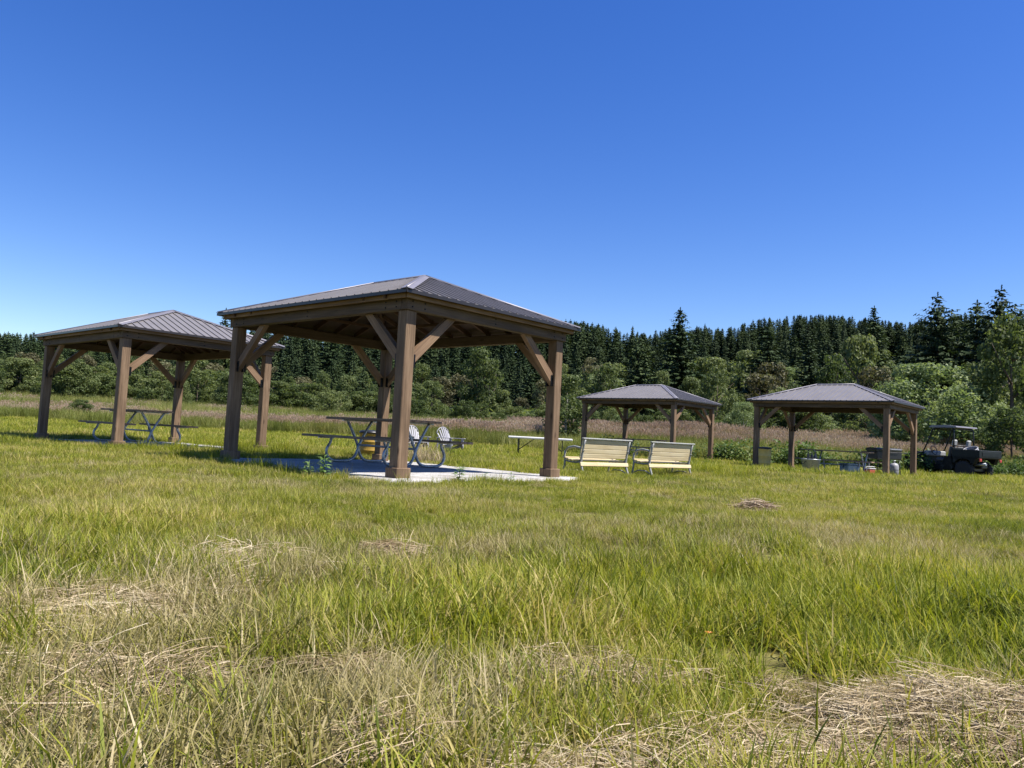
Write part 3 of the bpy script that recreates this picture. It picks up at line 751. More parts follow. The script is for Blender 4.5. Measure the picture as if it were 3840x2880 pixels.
def grill():
    root = empty('barbecue_grill', (12.75, 26.4, -.06), R(20), 'black barbecue grill behind the front post of the right pavilion', 'grill')
    MB().box((0, 0, .70), (1.10, .50, .28), bev=.03).build('firebox', M['black_plastic'], root)
    poly = [(-.25, 0), (-.25, .05), (-.22, .085), (-.15, .10), (.15, .10), (.22, .085), (.25, .05), (.25, 0)]
    MB().prism(poly, -.55, .55, lambda p, q, t: (t, p, .845 + q)).build('hood', M['dark_metal'], root)
    MB().tube([(-.40, -.27, .90), (-.40, -.31, .90), (.40, -.31, .90), (.40, -.27, .90)], .012, 6).build('handle', M['galv'], root)
    for sx in (-1, 1):
        for sy in (-1, 1): MB().tube([(sx * .46, sy * .2, .56), (sx * .50, sy * .24, 0)], .017, 6).build('leg', M['dark_metal'], root)
        MB().box((sx * .68, 0, .80), (.24, .42, .025), bev=.006).build('side_shelf', M['dark_metal'], root)
    MB().box((0, 0, .22), (.90, .40, .02)).build('lower_shelf', M['dark_metal'], root)
    g = empty('gas_cylinder', (13.5, 27.2, -.06), 0, 'pale gas cylinder standing beside the black barbecue grill', 'gas cylinder')
    MB().lathe((0, 0, 0), [(.10, 0), (.13, .02), (.15, .08), (.15, .34), (.12, .42), (.04, .45)], 20).build('tank', M['pvc'], g)
    MB().lathe((0, 0, .45), [(.03, 0), (.03, .05), (.05, .06), (.05, .09)], 10).build('valve', M['galv'], g)
grill()

# ------------------------------------------------------------------ utility vehicle
def utv():
    """local: front = +x, left side = +y"""
    root = empty('utility_vehicle', (17.9, 31.6, -.10), R(117), 'dark camouflage utility vehicle with roof and cargo bed parked beside the right pavilion', 'utility vehicle')
    WB = .98; TR = .56
    for sx in (-1, 1):
        for sy in (-1, 1):
            w = empty('wheel', (sx * WB, sy * TR, .32)); w.parent = root
            ax = Matrix.Rotation(R(90), 3, 'X')
            t = MB().lathe((0, 0, 0), [(.17, -.11), (.25, -.125), (.305, -.11), (.32, -.06), (.32, .06), (.305, .11), (.25, .125), (.17, .11)], 28, True, ax)
            for k in range(18):
                a = 2 * math.pi * k / 18
                for yy, da in ((-.06, 0), (.06, .17)):
                    c = Vector((math.cos(a + da) * .323, yy, math.sin(a + da) * .323)); rot = Matrix.Rotation(-(a + da), 3, 'Y')
                    t.box(c, (.03, .10, .045), rot)
            t.build('tyre', M['rubber'], w)
            MB().lathe((0, 0, 0), [(.17, -.10), (.16, -.03), (.05, -.02), (.05, .02), (.16, .03), (.17, .10)], 20, True, ax).build('rim', M['rim'], w)
    root.scale = (1.06, 1.06, 1.06)
    # chassis and cab floor
    MB().box((0, 0, .34), (2.3, .80, .14), bev=.02).build('chassis', M['black_plastic'], root)
    for s in (-1, 1):
        # side body with wheel arches
        poly = [(-.62, .36), (-.60, .55), (-.55, .80), (-.30, .80), (-.22, .50), (.45, .44), (.55, .70), (.62, .86), (.98, .90), (1.30, .82), (1.42, .62), (1.40, .50), (1.30, .62), (1.12, .72), (.90, .72), (.70, .62), (.60, .40), (.50, .30), (-.55, .30)]
        MB().prism(poly, s * .56, s * .72, lambda p, q, t: (p, t, q)).build('side_panel', M['camo'], root)
    hood = [(.60, .40), (.62, .90), (.98, .94), (1.34, .84), (1.46, .62), (1.44, .38)]
    MB().prism(hood, -.55, .55, lambda p, q, t: (p, t, q)).build('hood', M['camo'], root)
    for s in (-1, 1):
        MB().lathe((1.44, s * .40, .66), [(.0, 0), (.075, .0), (.06, .03)], 14, True, Matrix.Rotation(R(90), 3, 'Y')).build('headlight', M['white_plastic'], root)
    MB().tube([(1.50, -.45, .30), (1.56, -.40, .55), (1.56, .40, .55), (1.50, .45, .30)], .022, 8).build('bumper', M['dark_metal'], root)
    # seats
    for y in (-.40, 0, .40):
        s_ = MB().box((-.12, y, .66), (.50, .37, .15), bev=.04).build('seat', M['seat'], root)
        MB().box((-.40, y, .93), (.12, .35, .48), Matrix.Rotation(-.18, 3, 'Y'), 0, .04).build('backrest', M['seat'], s_)
    for y in (-.42, .42):
        MB().box((-.50, y, 1.30), (.10, .24, .26), Matrix.Rotation(-.15, 3, 'Y'), 0, .04).build('headrest', M['grey_vinyl'], root)
    MB().box((-.15, 0, .48), (.62, 1.10, .22), bev=.02).build('seat_base', M['black_plastic'], root)
    MB().box((.56, 0, .88), (.16, 1.16, .20), bev=.04).build('dashboard', M['grey_vinyl'], root)
    ring = [(.36 + .06 * math.sin(a) * 1.0, .36 + .17 * math.cos(a), 1.00 + .16 * math.sin(a)) for a in np.linspace(0, 2 * math.pi, 20, endpoint=False)]
    sw = MB(); sw.tube(ring, .015, 6, closed=True); sw.tube([(.52, .36, .90), (.36, .36, 1.0)], .02, 6); sw.tube([(.36, .19, 1.0), (.36, .53, 1.0)], .012, 6); sw.build('steering_wheel', M['black_plastic'], root)
    # roll cage and roof
    for s in (-1, 1):
        MB().tube([(.66, s * .62, .86), (.40, s * .60, 1.45), (.28, s * .58, 1.80), (.15, s * .57, 1.86), (-.52, s * .57, 1.86), (-.58, s * .58, 1.78), (-.60, s * .62, .70)], .026, 8).build('cage_tube', M['dark_metal'], root)
    for x, z in ((.27, 1.82), (-.56, 1.82), (-.60, 1.20)): MB().tube([(x, -.58, z), (x, .58, z)], .024, 8).build('cage_crossbar', M['dark_metal'], root)
    poly = [(-.70, 1.885), (-.68, 1.93), (-.2, 1.97), (.30, 1.95), (.40, 1.89), (.38, 1.87), (-.68, 1.87)]
    MB().prism(poly, -.64, .64, lambda p, q, t: (p, t, q)).build('roof', M['cap_metal'], root)
    # cargo bed
    bed = MB().box((-1.06, 0, .78), (1.00, 1.36, .05), bev=.01).build('cargo_bed', M['bed_paint'], root)
    for s in (-1, 1):
        MB().box((-1.06, s * .66, .93), (1.00, .05, .28), bev=.015).build('bed_side', M['bed_paint'], bed)
        arch = [(-.60 - .02, .79), (-.60, .55), (-.68, .60), (-.80, .70), (-1.0, .735), (-1.2, .70), (-1.32, .58), (-1.40, .55), (-1.50, .79)]
        MB().prism(arch, s * .50, s * .70, lambda p, q, t: (p, t, q)).build('fender', M['camo'], bed)
    MB().box((-.585, 0, .96), (.05, 1.36, .34), bev=.015).build('front_wall', M['bed_paint'], bed)
    tg = MB(); tg.box((-1.575, 0, .92), (.05, 1.36, .28), bev=.015); tg.box((-1.605, 0, .92), (.012, 1.0, .16), bev=.004); tg.build('tailgate', M['bed_paint'], bed)
    for s in (-1, 1): MB().box((-1.60, s * .60, .70), (.04, .12, .10), bev=.01).build('tail_light', M['red'], bed)
    for s in (-1, 1):
        MB().tube([(-.55, s * .12, .42), (-WB, s * TR * .8, .34)], .03, 8).build('suspension_arm', M['dark_metal'], root)
    MB().box((-1.15, 0, .50), (.5, .34, .22), bev=.03).build('engine_cover', M['black_plastic'], root)
    MB().tube([(-1.2, .3, .52), (-1.62, .3, .56)], .05, 10).build('exhaust', M['galv'], root)
    # things lying in the bed
    mw = root.rotation_euler.to_matrix() @ Vector((-1.0, .2, .0)) if False else Matrix.Rotation(R(117), 3, 'Z') @ Vector((-1.02, .1, .83))
    h = MB()
    for k in range(5):
        rr = .26 - .01 * (k % 2); h.tube([(rr * math.cos(a), rr * math.sin(a), .03 + k * .045) for a in np.linspace(0, 2 * math.pi, 22, endpoint=False)], .022, 6, closed=True)
    ho = h.build('hose_coil', M['pvc']); ho.location = Vector((17.9, 31.6, -.10)) + mw; ho.rotation_euler = (.0, -.45, .4); ho.location.z += .14
    tag(ho, 'coil of pale hose leaning in the cargo bed of the utility vehicle', 'hose')
    bd = MB().bar((-.5, -.4, .0), (.5, .3, .02), .10, .03).build('board', M['cast']); bd.location = Vector((17.9, 31.6, -.10)) + Matrix.Rotation(R(117), 3, 'Z') @ Vector((-1.25, -.15, 1.10)); bd.rotation_euler = (0, 0, R(20))
    tag(bd, 'pale board lying across the rear of the utility vehicle cargo bed', 'board')
    return root
utv()

# ------------------------------------------------------------------ trees
def conifer_mesh(seed, mat, slim=.16, droop=.35, full=1., gaps=.1, lop=0.):
    """unit tree: height 1; returns crown and trunk meshes"""
    g = np.random.default_rng(seed); qs = []; rs = []
    nwh = 46
    for k in range(nwh):
        t = (k + g.uniform(-.3, .3)) / nwh; z = .10 + .89 * t
        prof = slim * (1 - t) ** .72 * (1.0 + .18 * math.sin(t * 23 + seed)) * full + .006
        if t < .15: prof *= .75 + t * 1.6
        nb = int(7 + 6 * (1 - t)); a0 = g.uniform(0, 6.28)
        for j in range(nb):
            if g.random() < gaps: continue
            a = a0 + 6.283 * j / nb + g.uniform(-.3, .3); L = prof * g.uniform(.65, 1.18) * (1 + lop * math.cos(a - 1))
            d = np.array([math.cos(a), math.sin(a), 0]); sd = np.array([-d[1], d[0], 0])
            ns = max(2, int(L / .016)); el = -droop + .75 * t + g.uniform(-.12, .12)
            for i in range(ns):
                s = (i + .35) / ns; c = d * L * s + np.array([0, 0, z + math.tan(el) * L * s - .10 * L * s * s + .06 * L * s ** 3])
                w = (.017 + .30 * L * (1 - s) * s * 1.4) * g.uniform(.7, 1.2); ln = L / ns * .95 + .006
                c = c + sd * g.normal(0, .006); tl = g.uniform(-.55, .55); dn = g.uniform(.1, .75)
                u = (sd * math.cos(tl) + np.array([0, 0, math.sin(tl)])) * w * .5; v = (d * math.cos(dn) + np.array([0, 0, -math.sin(dn)])) * ln * .75
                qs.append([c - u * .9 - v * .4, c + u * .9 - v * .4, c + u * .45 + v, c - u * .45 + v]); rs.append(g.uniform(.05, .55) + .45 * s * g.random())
                if g.random() < .6:   # hanging spray
                    u2 = sd * w * .3; v2 = np.array([0, 0, -1]) * (.012 + .01 * g.random())
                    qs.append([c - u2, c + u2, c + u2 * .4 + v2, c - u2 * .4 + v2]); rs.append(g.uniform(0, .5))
    # leader
    for k in range(6):
        c = np.array([0, 0, .965 + .006 * k]); a = g.uniform(0, 3.14); u = np.array([math.cos(a), math.sin(a), .3]) * .006
        qs.append([c - u, c + u, c + u * .3 + [0, 0, .012], c - u * .3 + [0, 0, .012]]); rs.append(.4)
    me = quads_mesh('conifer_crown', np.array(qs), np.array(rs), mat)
    return me

def trunk_mesh(name, H, r, mat, branches=0, seed=0, spread=.3, top=.95):
    g = random.Random(seed); mb = MB()
    pts = [(g.uniform(-.01, .01) * H * (t > 0), g.uniform(-.01, .01) * H * (t > 0), H * top * t) for t in (-.02, .25, .5, .75, 1)]
    mb.tube(pts, [r * 1.25, r, r * .75, r * .45, r * .1], 7)
    for k in range(branches):
        t = g.uniform(.2, .75); a = g.uniform(0, 6.28); L = H * spread * g.uniform(.6, 1.1)
        p0 = Vector((0, 0, H * t)); p2 = p0 + Vector((math.cos(a) * L, math.sin(a) * L, L * g.uniform(.4, 1.1))); p1 = p0.lerp(p2, .5) + Vector((0, 0, -L * .06))
        mb.tube([p0, p1, p2], [r * .45, r * .3, r * .08], 5)
    o = mb.build(name, mat); me = o.data; bpy.data.objects.remove(o); return me

def leafy_mesh(name, seed, mat, nlobe, wid, base=.12, leaf=.022, per=150, weep=0., tall=1.):
    """crown of unit height made of leaf clumps on uneven lobes"""
    g = np.random.default_rng(seed); C = []; rad = []
    for k in range(nlobe):
        t = g.uniform(0, 1) ** .85; z = base + (1 - base) * t
        env = wid * (np.sin(np.pi * (.12 + .80 * t)) ** .7) * (1.08 - .3 * t)
        a = g.uniform(0, 6.283); q = env * (g.uniform(.25, 1) ** .5) * .85
        rr = g.uniform(.055, .12) * (1.15 - .35 * t) * (wid / .4) ** .5
        z = min(z, 1 - rr * .75); C.append([q * math.cos(a), q * math.sin(a), z]); rad.append(rr)
    C = np.array(C); rad = np.array(rad); V = []; Rr = []
    for c, r_ in zip(C, rad):
        n = int(per * (r_ / .09) ** 2); d = g.normal(0, 1, (n, 3)); d /= np.linalg.norm(d, axis=1)[:, None]
        rr = r_ * g.uniform(.55, 1.12, n) ** .6; sq = np.array([1.15, 1.15, .85]); p = c + d * rr[:, None] * sq
        if weep: p[:, 2] -= weep * r_ * g.uniform(0, 1, n) * np.abs(d[:, 0])
        nn = d + g.normal(0, .55, (n, 3)) + np.array([0, 0, .25]); nn /= np.linalg.norm(nn, axis=1)[:, None]
        t1 = np.cross(nn, g.normal(0, 1, (n, 3))); t1 /= np.linalg.norm(t1, axis=1)[:, None]; t2 = np.cross(nn, t1)
        s = leaf * g.uniform(.5, 1.15, n)[:, None]
        V.append(np.stack([p - t1 * s * .55, p - t2 * s * .42, p + t1 * s * .75, p + t2 * s * .42], 1))
        Rr.append(np.clip(.45 + .25 * g.normal(0, 1, n) + .18 * g.normal(), 0, 1))
    return quads_mesh(name, np.concatenate(V), np.concatenate(Rr), mat)

CP = [conifer_mesh(11, M['conifer_a'], .26, .30), conifer_mesh(12, M['conifer_a'], .32, .42, gaps=.14), conifer_mesh(13, M['conifer_b'], .22, .22, gaps=.06),
      conifer_mesh(14, M['conifer_b'], .29, .35, gaps=.16, lop=.15), conifer_mesh(15, M['conifer_a'], .36, .28, gaps=.25, lop=.12), conifer_mesh(16, M['conifer_a'], .20, .25, gaps=.1)]
CT = trunk_mesh('conifer_trunk', 1, .011, M['bark'])
DP = {'alder': [leafy_mesh('alder_crown', s, M['alder'], 60, .33, leaf=.030, per=120) for s in (21, 22, 23)],
      'willow': [leafy_mesh('willow_crown', s, M['willow'], 95, .60, base=.03, leaf=.026, per=150, weep=.6) for s in (31, 32)],
      'lime': [leafy_mesh('lime_crown', s, M['limebush'], 55, .50, base=.05, leaf=.034, per=110) for s in (41, 42)],
      'rust': [leafy_mesh('rust_crown', s, M['rustbush'], 40, .42, base=.1, leaf=.036, per=90) for s in (51,)],
      'birch': [leafy_mesh('birch_crown', s, M['limebush'], 85, .26, base=.0, leaf=.030, per=95) for s in (61,)],
      'bush': [leafy_mesh('bush_crown', s, M['alder'], 60, .62, base=.02, leaf=.040, per=95) for s in (71, 72, 73)]}
DT = {k: trunk_mesh(k + '_trunk', 1, .018, M['pale_bark'] if k in ('birch', 'willow') else M['bark'], 6, i, .22 if k != 'birch' else .12, .75) for i, k in enumerate(DP)}

def hz(px): return 885.2 + .0524 * px            # horizon row of the picture, 2212 px wide
def place(px, Y): return (px - 1106) / 1674.2 * Y + (0.052 * (hz(px) - 829.5) / 1674.2 * 0)
def top_h(px, Y, ytop):
    return .61 + (hz(px) - ytop) / 1674.2 * Y * .998
def tree(kind, me, trunk, x, y, h, wscale, label, cat, group, name, zoff=0.):
    z = gz(x, y) - .05 + zoff
    root = empty(name, (x, y, z), random.uniform(0, 6.28), label, cat, group)
    root.rotation_euler = (random.gauss(0, .018), random.gauss(0, .018), root.rotation_euler.z)
    c = bpy.data.objects.new('crown', me); COL.objects.link(c); c.parent = root; c.scale = (h * wscale * random.uniform(.88, 1.14), h * wscale * random.uniform(.88, 1.14), h)
    t = bpy.data.objects.new('trunk', trunk); COL.objects.link(t); t.parent = root; t.scale = (h * .9, h * .9, h)
    return root

SKX = [-200, 0, 80, 300, 480, 600, 900, 1200, 1250, 1330, 1390, 1440, 1500, 1560, 1600, 1680, 1760, 1840, 1950, 2000, 2070, 2120, 2212, 2420]
SKY = [715, 716, 712, 705, 702, 705, 700, 686, 684, 706, 712, 700, 697, 704, 690, 674, 672, 676, 690, 680, 672, 668, 690, 680]
CLAB = ['dark conifer in the dense forest on the hillside behind the meadow', 'dark wide spreading conifer in the forest behind the meadow', 'blue green narrow conifer in the forest behind the meadow',
        'blue green lopsided conifer in the forest behind the meadow', 'very broad dark conifer in the forest behind the meadow', 'slim dark spire shaped conifer in the forest behind the meadow']
rows = [(118, 120, 34), (134, 82, 42), (152, 50, 52), (172, 24, 62), (196, 4, 76)]
for Y, off, n in rows:
    for k in range(n):
        px = -150 + (2212 + 300) * (k + random.uniform(.1, .9)) / n
        yy = Y + random.uniform(-8, 8); x = place(px, yy)
        yt = float(np.interp(px, SKX, SKY)) + off + (random.uniform(-6, 26) if off > 30 else random.uniform(-5, 17)) + (random.random() < .12) * -random.uniform(6, 18)
        if off == 118 and 1180 > px: yt += 10
        z = gz(x, yy); h = top_h(px, yy, yt) - z
        h = max(9, min(h, 40)); i = random.choice([0, 0, 1, 2, 2, 3, 5, 5]) if off < 100 else random.choice([0, 1, 3, 4])
        tree('conifer', CP[i], CT, x, yy, h, random.uniform(.62, 1.3) * (.95 if off > 60 else .82), CLAB[i], 'conifer', 'conifers of the forest: kind %d' % (i + 1) if False else ['dark hillside conifers', 'dark spreading forest conifers', 'narrow blue green forest conifers', 'lopsided blue green forest conifers', 'broad dark forest conifers', 'slim dark forest conifers'][i], 'conifer_tree')
# conifers one can single out
for px, Y, yt, i, ws, lb in ((1462, 112, 660, 0, 1.25, 'tallest dark conifer on the skyline above the small distant pavilion'), (2035, 108, 628, 4, 1.1, 'broad ragged conifer on the skyline above the right pavilion, left of the tallest one'),
                             (2152, 106, 612, 4, 1.0, 'tallest ragged conifer on the skyline near the right edge'), (482, 120, 664, 5, 1.1, 'lone conifer tip showing over the left eave of the nearest pavilion'),
                             (2112, 112, 645, 1, .9, 'conifer just left of the tallest skyline conifer near the right edge'), (2214, 108, 668, 5, 1.3, 'narrow conifer cut by the right edge of the view on the skyline'),
                             (1378, 98, 722, 4, 1.0, 'wide layered dark conifer rising above the small distant pavilion'), (1886, 130, 658, 5, 1.1, 'slim conifer poking above the skyline over the right pavilion roof'),
                             (1655, 116, 700, 1, 1.1, 'dark conifer between the two distant pavilions'), (10, 118, 715, 1, 1.0, 'dark conifer at the left edge of the view'), (1748, 104, 735, 2, 1.2, 'very dark conifer directly above the right pavilion roof')):
    x = place(px, Y); h = top_h(px, Y, yt) - gz(x, Y); tree('conifer', CP[i], CT, x, Y, h, ws, lb, 'conifer', None, 'conifer_tree')

KN = {'alder': ('alder_tree', 'tree'), 'willow': ('willow_tree', 'tree'), 'lime': ('leafy_tree', 'tree'), 'rust': ('rusty_tree', 'tree'), 'birch': ('birch_tree', 'tree'), 'bush': ('leafy_bush', 'bush')}
def decid(kind, px, Y, yt, ws, label, group=None):
    x = place(px, Y); h = max(1.2, top_h(px, Y, yt) - gz(x, Y)); me = random.choice(DP[kind]); nm, cat = KN[kind]
    return tree(kind, me, DT[kind], x, Y, h, ws, label, cat, group, nm)
# singled out
for a in (('birch', 1228, 50, 808, 1.25, 'sunlit pale leafed young birch just right of the nearest pavilion'),
          ('willow', 2010, 62, 786, 1.15, 'big rounded pale green willow behind the utility vehicle'),
          ('willow', 1945, 66, 835, .75, 'lower pale willow left of the big rounded willow'),
          ('willow', 2100, 66, 830, .85, 'sloping pale willow on the right flank of the big rounded willow'),
          ('alder', 2192, 60, 676, .75, 'tall leafy tree at the right edge of the view'),
          ('lime', 2150, 75, 758, .75, 'yellow green tree behind the big rounded willow'),
          ('bush', 2190, 48, 880, .8, 'low bush at the right edge beyond the utility vehicle'),
          ('lime', 1548, 88, 790, .62, 'round yellow green tree between the two distant pavilions'),
          ('lime', 1500, 92, 815, .6, 'olive green tree just left of the round yellow green one'),
          ('rust', 1890, 84, 790, .8, 'rusty brown tree above the right eave of the right pavilion'),
          ('alder', 1030, 100, 752, .8, 'tall pale alder seen through the nearest pavilion'),
          ('alder', 1058, 98, 775, .8, 'alder just right of the tall pale one seen through the nearest pavilion'),
          ('lime', 935, 84, 822, .75, 'round bright bush seen through the nearest pavilion right of its front post'),
          ('bush', 1010, 80, 864, .9, 'low green bush at the meadow edge seen through the nearest pavilion'),
          ('bush', 165, 80, 775, .62, 'broad light green bush behind the left pavilion'),
          ('bush', 180, 52, 862, 1.3, 'low dark bush in the tall grass behind the left pavilion'),
          ('willow', 1610, 70, 868, .9, 'pale bush just left of the right pavilion'),
          ('lime', 1680, 84, 835, .7, 'lime green bush behind the left end of the right pavilion roof'),
          ('alder', 1800, 92, 765, .7, 'leafy tree above the ridge of the right pavilion'),
          ('lime', 1860, 100, 722, .6, 'olive tree halfway up the hill above the right pavilion'),
          ('alder', 1310, 92, 788, .8, 'pale green alder just above the left end of the small distant pavilion roof'),
          ('lime', 1425, 96, 800, .5, 'yellowish tree above the ridge of the small distant pavilion'),
          ('willow', 1345, 66, 895, .8, 'pale bush seen beneath the small distant pavilion roof')):
    decid(*a)
# hedge of bushes and small trees along the back of the meadow
HX = [-150, 0, 60, 150, 230, 330, 430, 540, 640, 740, 820, 900, 1000, 1100, 1160, 1250, 1350, 1450, 1550, 1650, 1750, 1850, 1950, 2050, 2150, 2350]
HY = [780, 785, 778, 780, 790, 806, 803, 810, 824, 836, 848, 856, 872, 878, 876, 880, 884, 884, 884, 876, 880, 884, 884, 882, 872, 862]
px = -140
while px < 2340:
    kind = random.choice(['bush', 'bush', 'alder', 'bush', 'willow', 'lime']) if px > 900 else random.choice(['bush', 'alder', 'bush', 'bush', 'lime'])
    Y = random.uniform(78, 92); yt = float(np.interp(px, HX, HY)) + random.uniform(-10, 18)
    lb = {'bush': 'rounded green bush in the hedge at the back of the meadow', 'alder': 'leafy young alder in the hedge at the back of the meadow', 'willow': 'pale grey green willow in the hedge at the back of the meadow', 'lime': 'yellow green leafy bush in the hedge at the back of the meadow'}[kind]
    decid(kind, px, Y, yt, random.uniform(.95, 1.35) * (1.3 if kind in ('alder',) else 1), lb, {'bush': 'green hedge bushes', 'alder': 'young hedge alders', 'willow': 'pale hedge willows', 'lime': 'yellow green hedge bushes'}[kind])
    px += random.uniform(24, 40)
# second line, taller leafy trees before the conifers
px = -140
while px < 2340:
    kind = random.choice(['alder', 'alder', 'lime', 'alder', 'rust']); Y = random.uniform(98, 110)
    hy = float(np.interp(px, HX, HY)); sk = float(np.interp(px, SKX, SKY)); yt = hy - (hy - sk) * random.uniform(.05, .36)
    lb = {'alder': 'mid green leafy tree between hedge and conifers', 'lime': 'olive green leafy tree between hedge and conifers', 'rust': 'brownish green leafy tree between hedge and conifers'}[kind]
    decid(kind, px, Y, yt, random.uniform(.8, 1.1), lb, {'alder': 'mid green trees before the conifers', 'lime': 'olive trees before the conifers', 'rust': 'brownish trees before the conifers'}[kind])
    px += random.uniform(34, 66)

def skyline_row(x, y):
    return np.interp(x / y * 1674.2 + 1106, SKX, SKY)
g = np.random.default_rng(5); n = 760; y = g.uniform(203, 262, n); x = g.uniform(-.8, .8, n) * y
z = ground(x, y); px = x / y * 1674.2 + 1106; zt = .61 + (885.2 + .0524 * px - skyline_row(x, y) - 3 - 12 * g.random(n)) / 1674.2 * y
hh = np.clip(zt - z, 8, 34)
hh = hh * 1.0
me_far = []
proto_c = bpy.data.collections.new('far_conifer')
for i in (0, 2, 5):
    q = bpy.data.objects.new('far_conifer_%d' % i, CP[i]); proto_c.objects.link(q)
PROTO['far_conifer'] = (proto_c, 3)
rng = np.random.default_rng(8)
scatter('far_wood', 'far_conifer', np.stack([x, y, zt - hh], 1), g.uniform(0, 6.28, n), hh, .01, 'distant conifer wood covering the hill behind the nearer conifers')
for k in range(38):
    px = random.uniform(1180, 2260) if k < 28 else random.uniform(-60, 1180); Y = random.uniform(112, 165)
    hy = float(np.interp(px, HX, HY)); sk = float(np.interp(px, SKX, SKY)); yt = sk + (hy - sk) * random.uniform(.34, .72) if px > 1180 else sk + (hy - sk) * random.uniform(.45, .75)
    kind = random.choice(['alder', 'alder', 'lime', 'rust', 'willow']); x = place(px, Y); h = min(12, max(5, top_h(px, Y, yt) - gz(x, Y))); zt = top_h(px, Y, yt)
    tree(kind, random.choice(DP[kind]), DT[kind], x, Y, h, random.uniform(.75, 1.0), {'alder': 'green broadleaf tree growing among the hillside conifers', 'lime': 'yellowish broadleaf tree growing among the hillside conifers', 'rust': 'brownish broadleaf tree growing among the hillside conifers', 'willow': 'pale broadleaf tree growing among the hillside conifers'}[kind], 'tree', {'alder': 'green broadleaves among conifers', 'lime': 'yellowish broadleaves among conifers', 'rust': 'brownish broadleaves among conifers', 'willow': 'pale broadleaves among conifers'}[kind], KN[kind][0], max(0, zt - h - gz(x, Y)) * .0)

# ------------------------------------------------------------------ grass and ground cover
def cl(n, rad, h, hv, w, lean, bend, seg, rm, rv, mat, extra=None):
    V, r, _ = blades(n, rad, h, hv, w, lean, bend, seg, rmean=rm, rvar=rv)
    return quads_mesh('clump', V, r, mat)
proto('fine_grass', [cl(85, .12, .092, .45, .0046, .26, .75, 3, .5, .36, M['grass']) for _ in range(5)])
proto('lush_grass', [cl(40, .09, .165, .45, .0062, .2, .7, 4, .5, .32, M['lush']) for _ in range(4)])
proto('dry_grass', [cl(90, .12, .092, .5, .0038, .36, .9, 3, .5, .36, M['dryish']) for _ in range(5)])
proto('mid_grass', [cl(130, .22, .105, .5, .0080, .25, .7, 2, .52, .38, M['grass']) for _ in range(5)])
proto('mid_dry', [cl(120, .22, .10, .5, .0075, .4, .8, 2, .5, .28, M['dryish']) for _ in range(4)])
proto('far_grass', [cl(150, .5, .15, .5, .017, .3, .7, 2, .50, .26, M['grass']) for _ in range(4)])
def straw_mesh(n, rad, L, hmax, mat, w=.0036, mound=0.):
    a = rng.uniform(0, 6.283, n); q = rad * np.sqrt(rng.uniform(0, 1, n)); b = np.stack([q * np.cos(a), q * np.sin(a), mound * (1 - (q / rad) ** 2) * rng.uniform(.25, 1, n) + rng.uniform(.004, hmax, n)], 1)
    d = rng.normal(0, 1.3, n) + rng.integers(0, 2, n) * np.pi; el = rng.normal(.03, .16, n); H = L * rng.uniform(.4, 1.3, n)
    dx = np.stack([np.cos(d) * np.cos(el), np.sin(d) * np.cos(el), np.sin(el)], 1); side = np.cross(dx, [0, 0, 1.]); cu = rng.normal(0, .25, n)
    pos = [b - dx * H[:, None] * .5]; sg = 3
    for i in range(sg):
        bow = np.array([0, 0, 1.]) * ((.5 - (i + .5) / sg) * .5 * H / sg)[:, None]
        pos.append(pos[-1] + dx * (H / sg)[:, None] + side * (cu * H / sg * (i - 1))[:, None] + bow)
    V = []; ww = w * rng.uniform(.6, 1.5, n)[:, None]; tw = rng.uniform(-1, 1, n)[:, None]
    sd = side / np.linalg.norm(side, axis=1)[:, None] * np.cos(tw) + np.array([0, 0, 1.]) * np.sin(tw)
    for i in range(sg):
        V.append(np.stack([pos[i] - sd * ww / 2, pos[i] + sd * ww / 2, pos[i + 1] + sd * ww / 2 * .8, pos[i + 1] - sd * ww / 2 * .8], 1))
    V = np.concatenate(V); V[:, :, 2] = np.maximum(V[:, :, 2], .002)
    return quads_mesh('straw', V, np.tile(np.clip(rng.normal(.5, .28, n), 0, 1), sg), mat)
proto('straw_mat', [straw_mesh(170, .14, .13, .04, M['straw'], .0017) for _ in range(5)])
def reed_mesh(hh):
    V, r, pos = blades(70, .42, hh, .25, .016, .08, .45, 3, rmean=.45, rvar=.25)
    n = 30; V2, r2, p2 = blades(n, .42, hh * 1.10, .16, .010, .05, .12, 2, rmean=.6, rvar=.2)
    tip = p2[-1]; q = []
    for k in range(3):
        a = rng.uniform(0, 3.14, n); u = np.stack([np.cos(a), np.sin(a), 0 * a], 1) * rng.uniform(.013, .026, n)[:, None]; L = np.array([0, 0, 1.]) * rng.uniform(.09, .15, n)[:, None]
        q.append(np.stack([tip - L * .45, tip + u - L * .05, tip + L * .6, tip - u - L * .05], 1))
    S = np.concatenate(q); VV = np.concatenate([V, V2, S]); rr = np.concatenate([r, r2, rng.uniform(0, 1, len(S))])
    mi = np.concatenate([np.zeros(len(V) + len(V2)), np.ones(len(S))])
    return quads_mesh('reed', VV, rr, [M['reed'], M['seed']], mi)
proto('reed_clump', [reed_mesh(1.05) for _ in range(5)])
proto('sedge_clump', [cl(110, .5, .75, .4, .018, .18, .6, 3, .62, .25, M['reed']) for _ in range(4)])
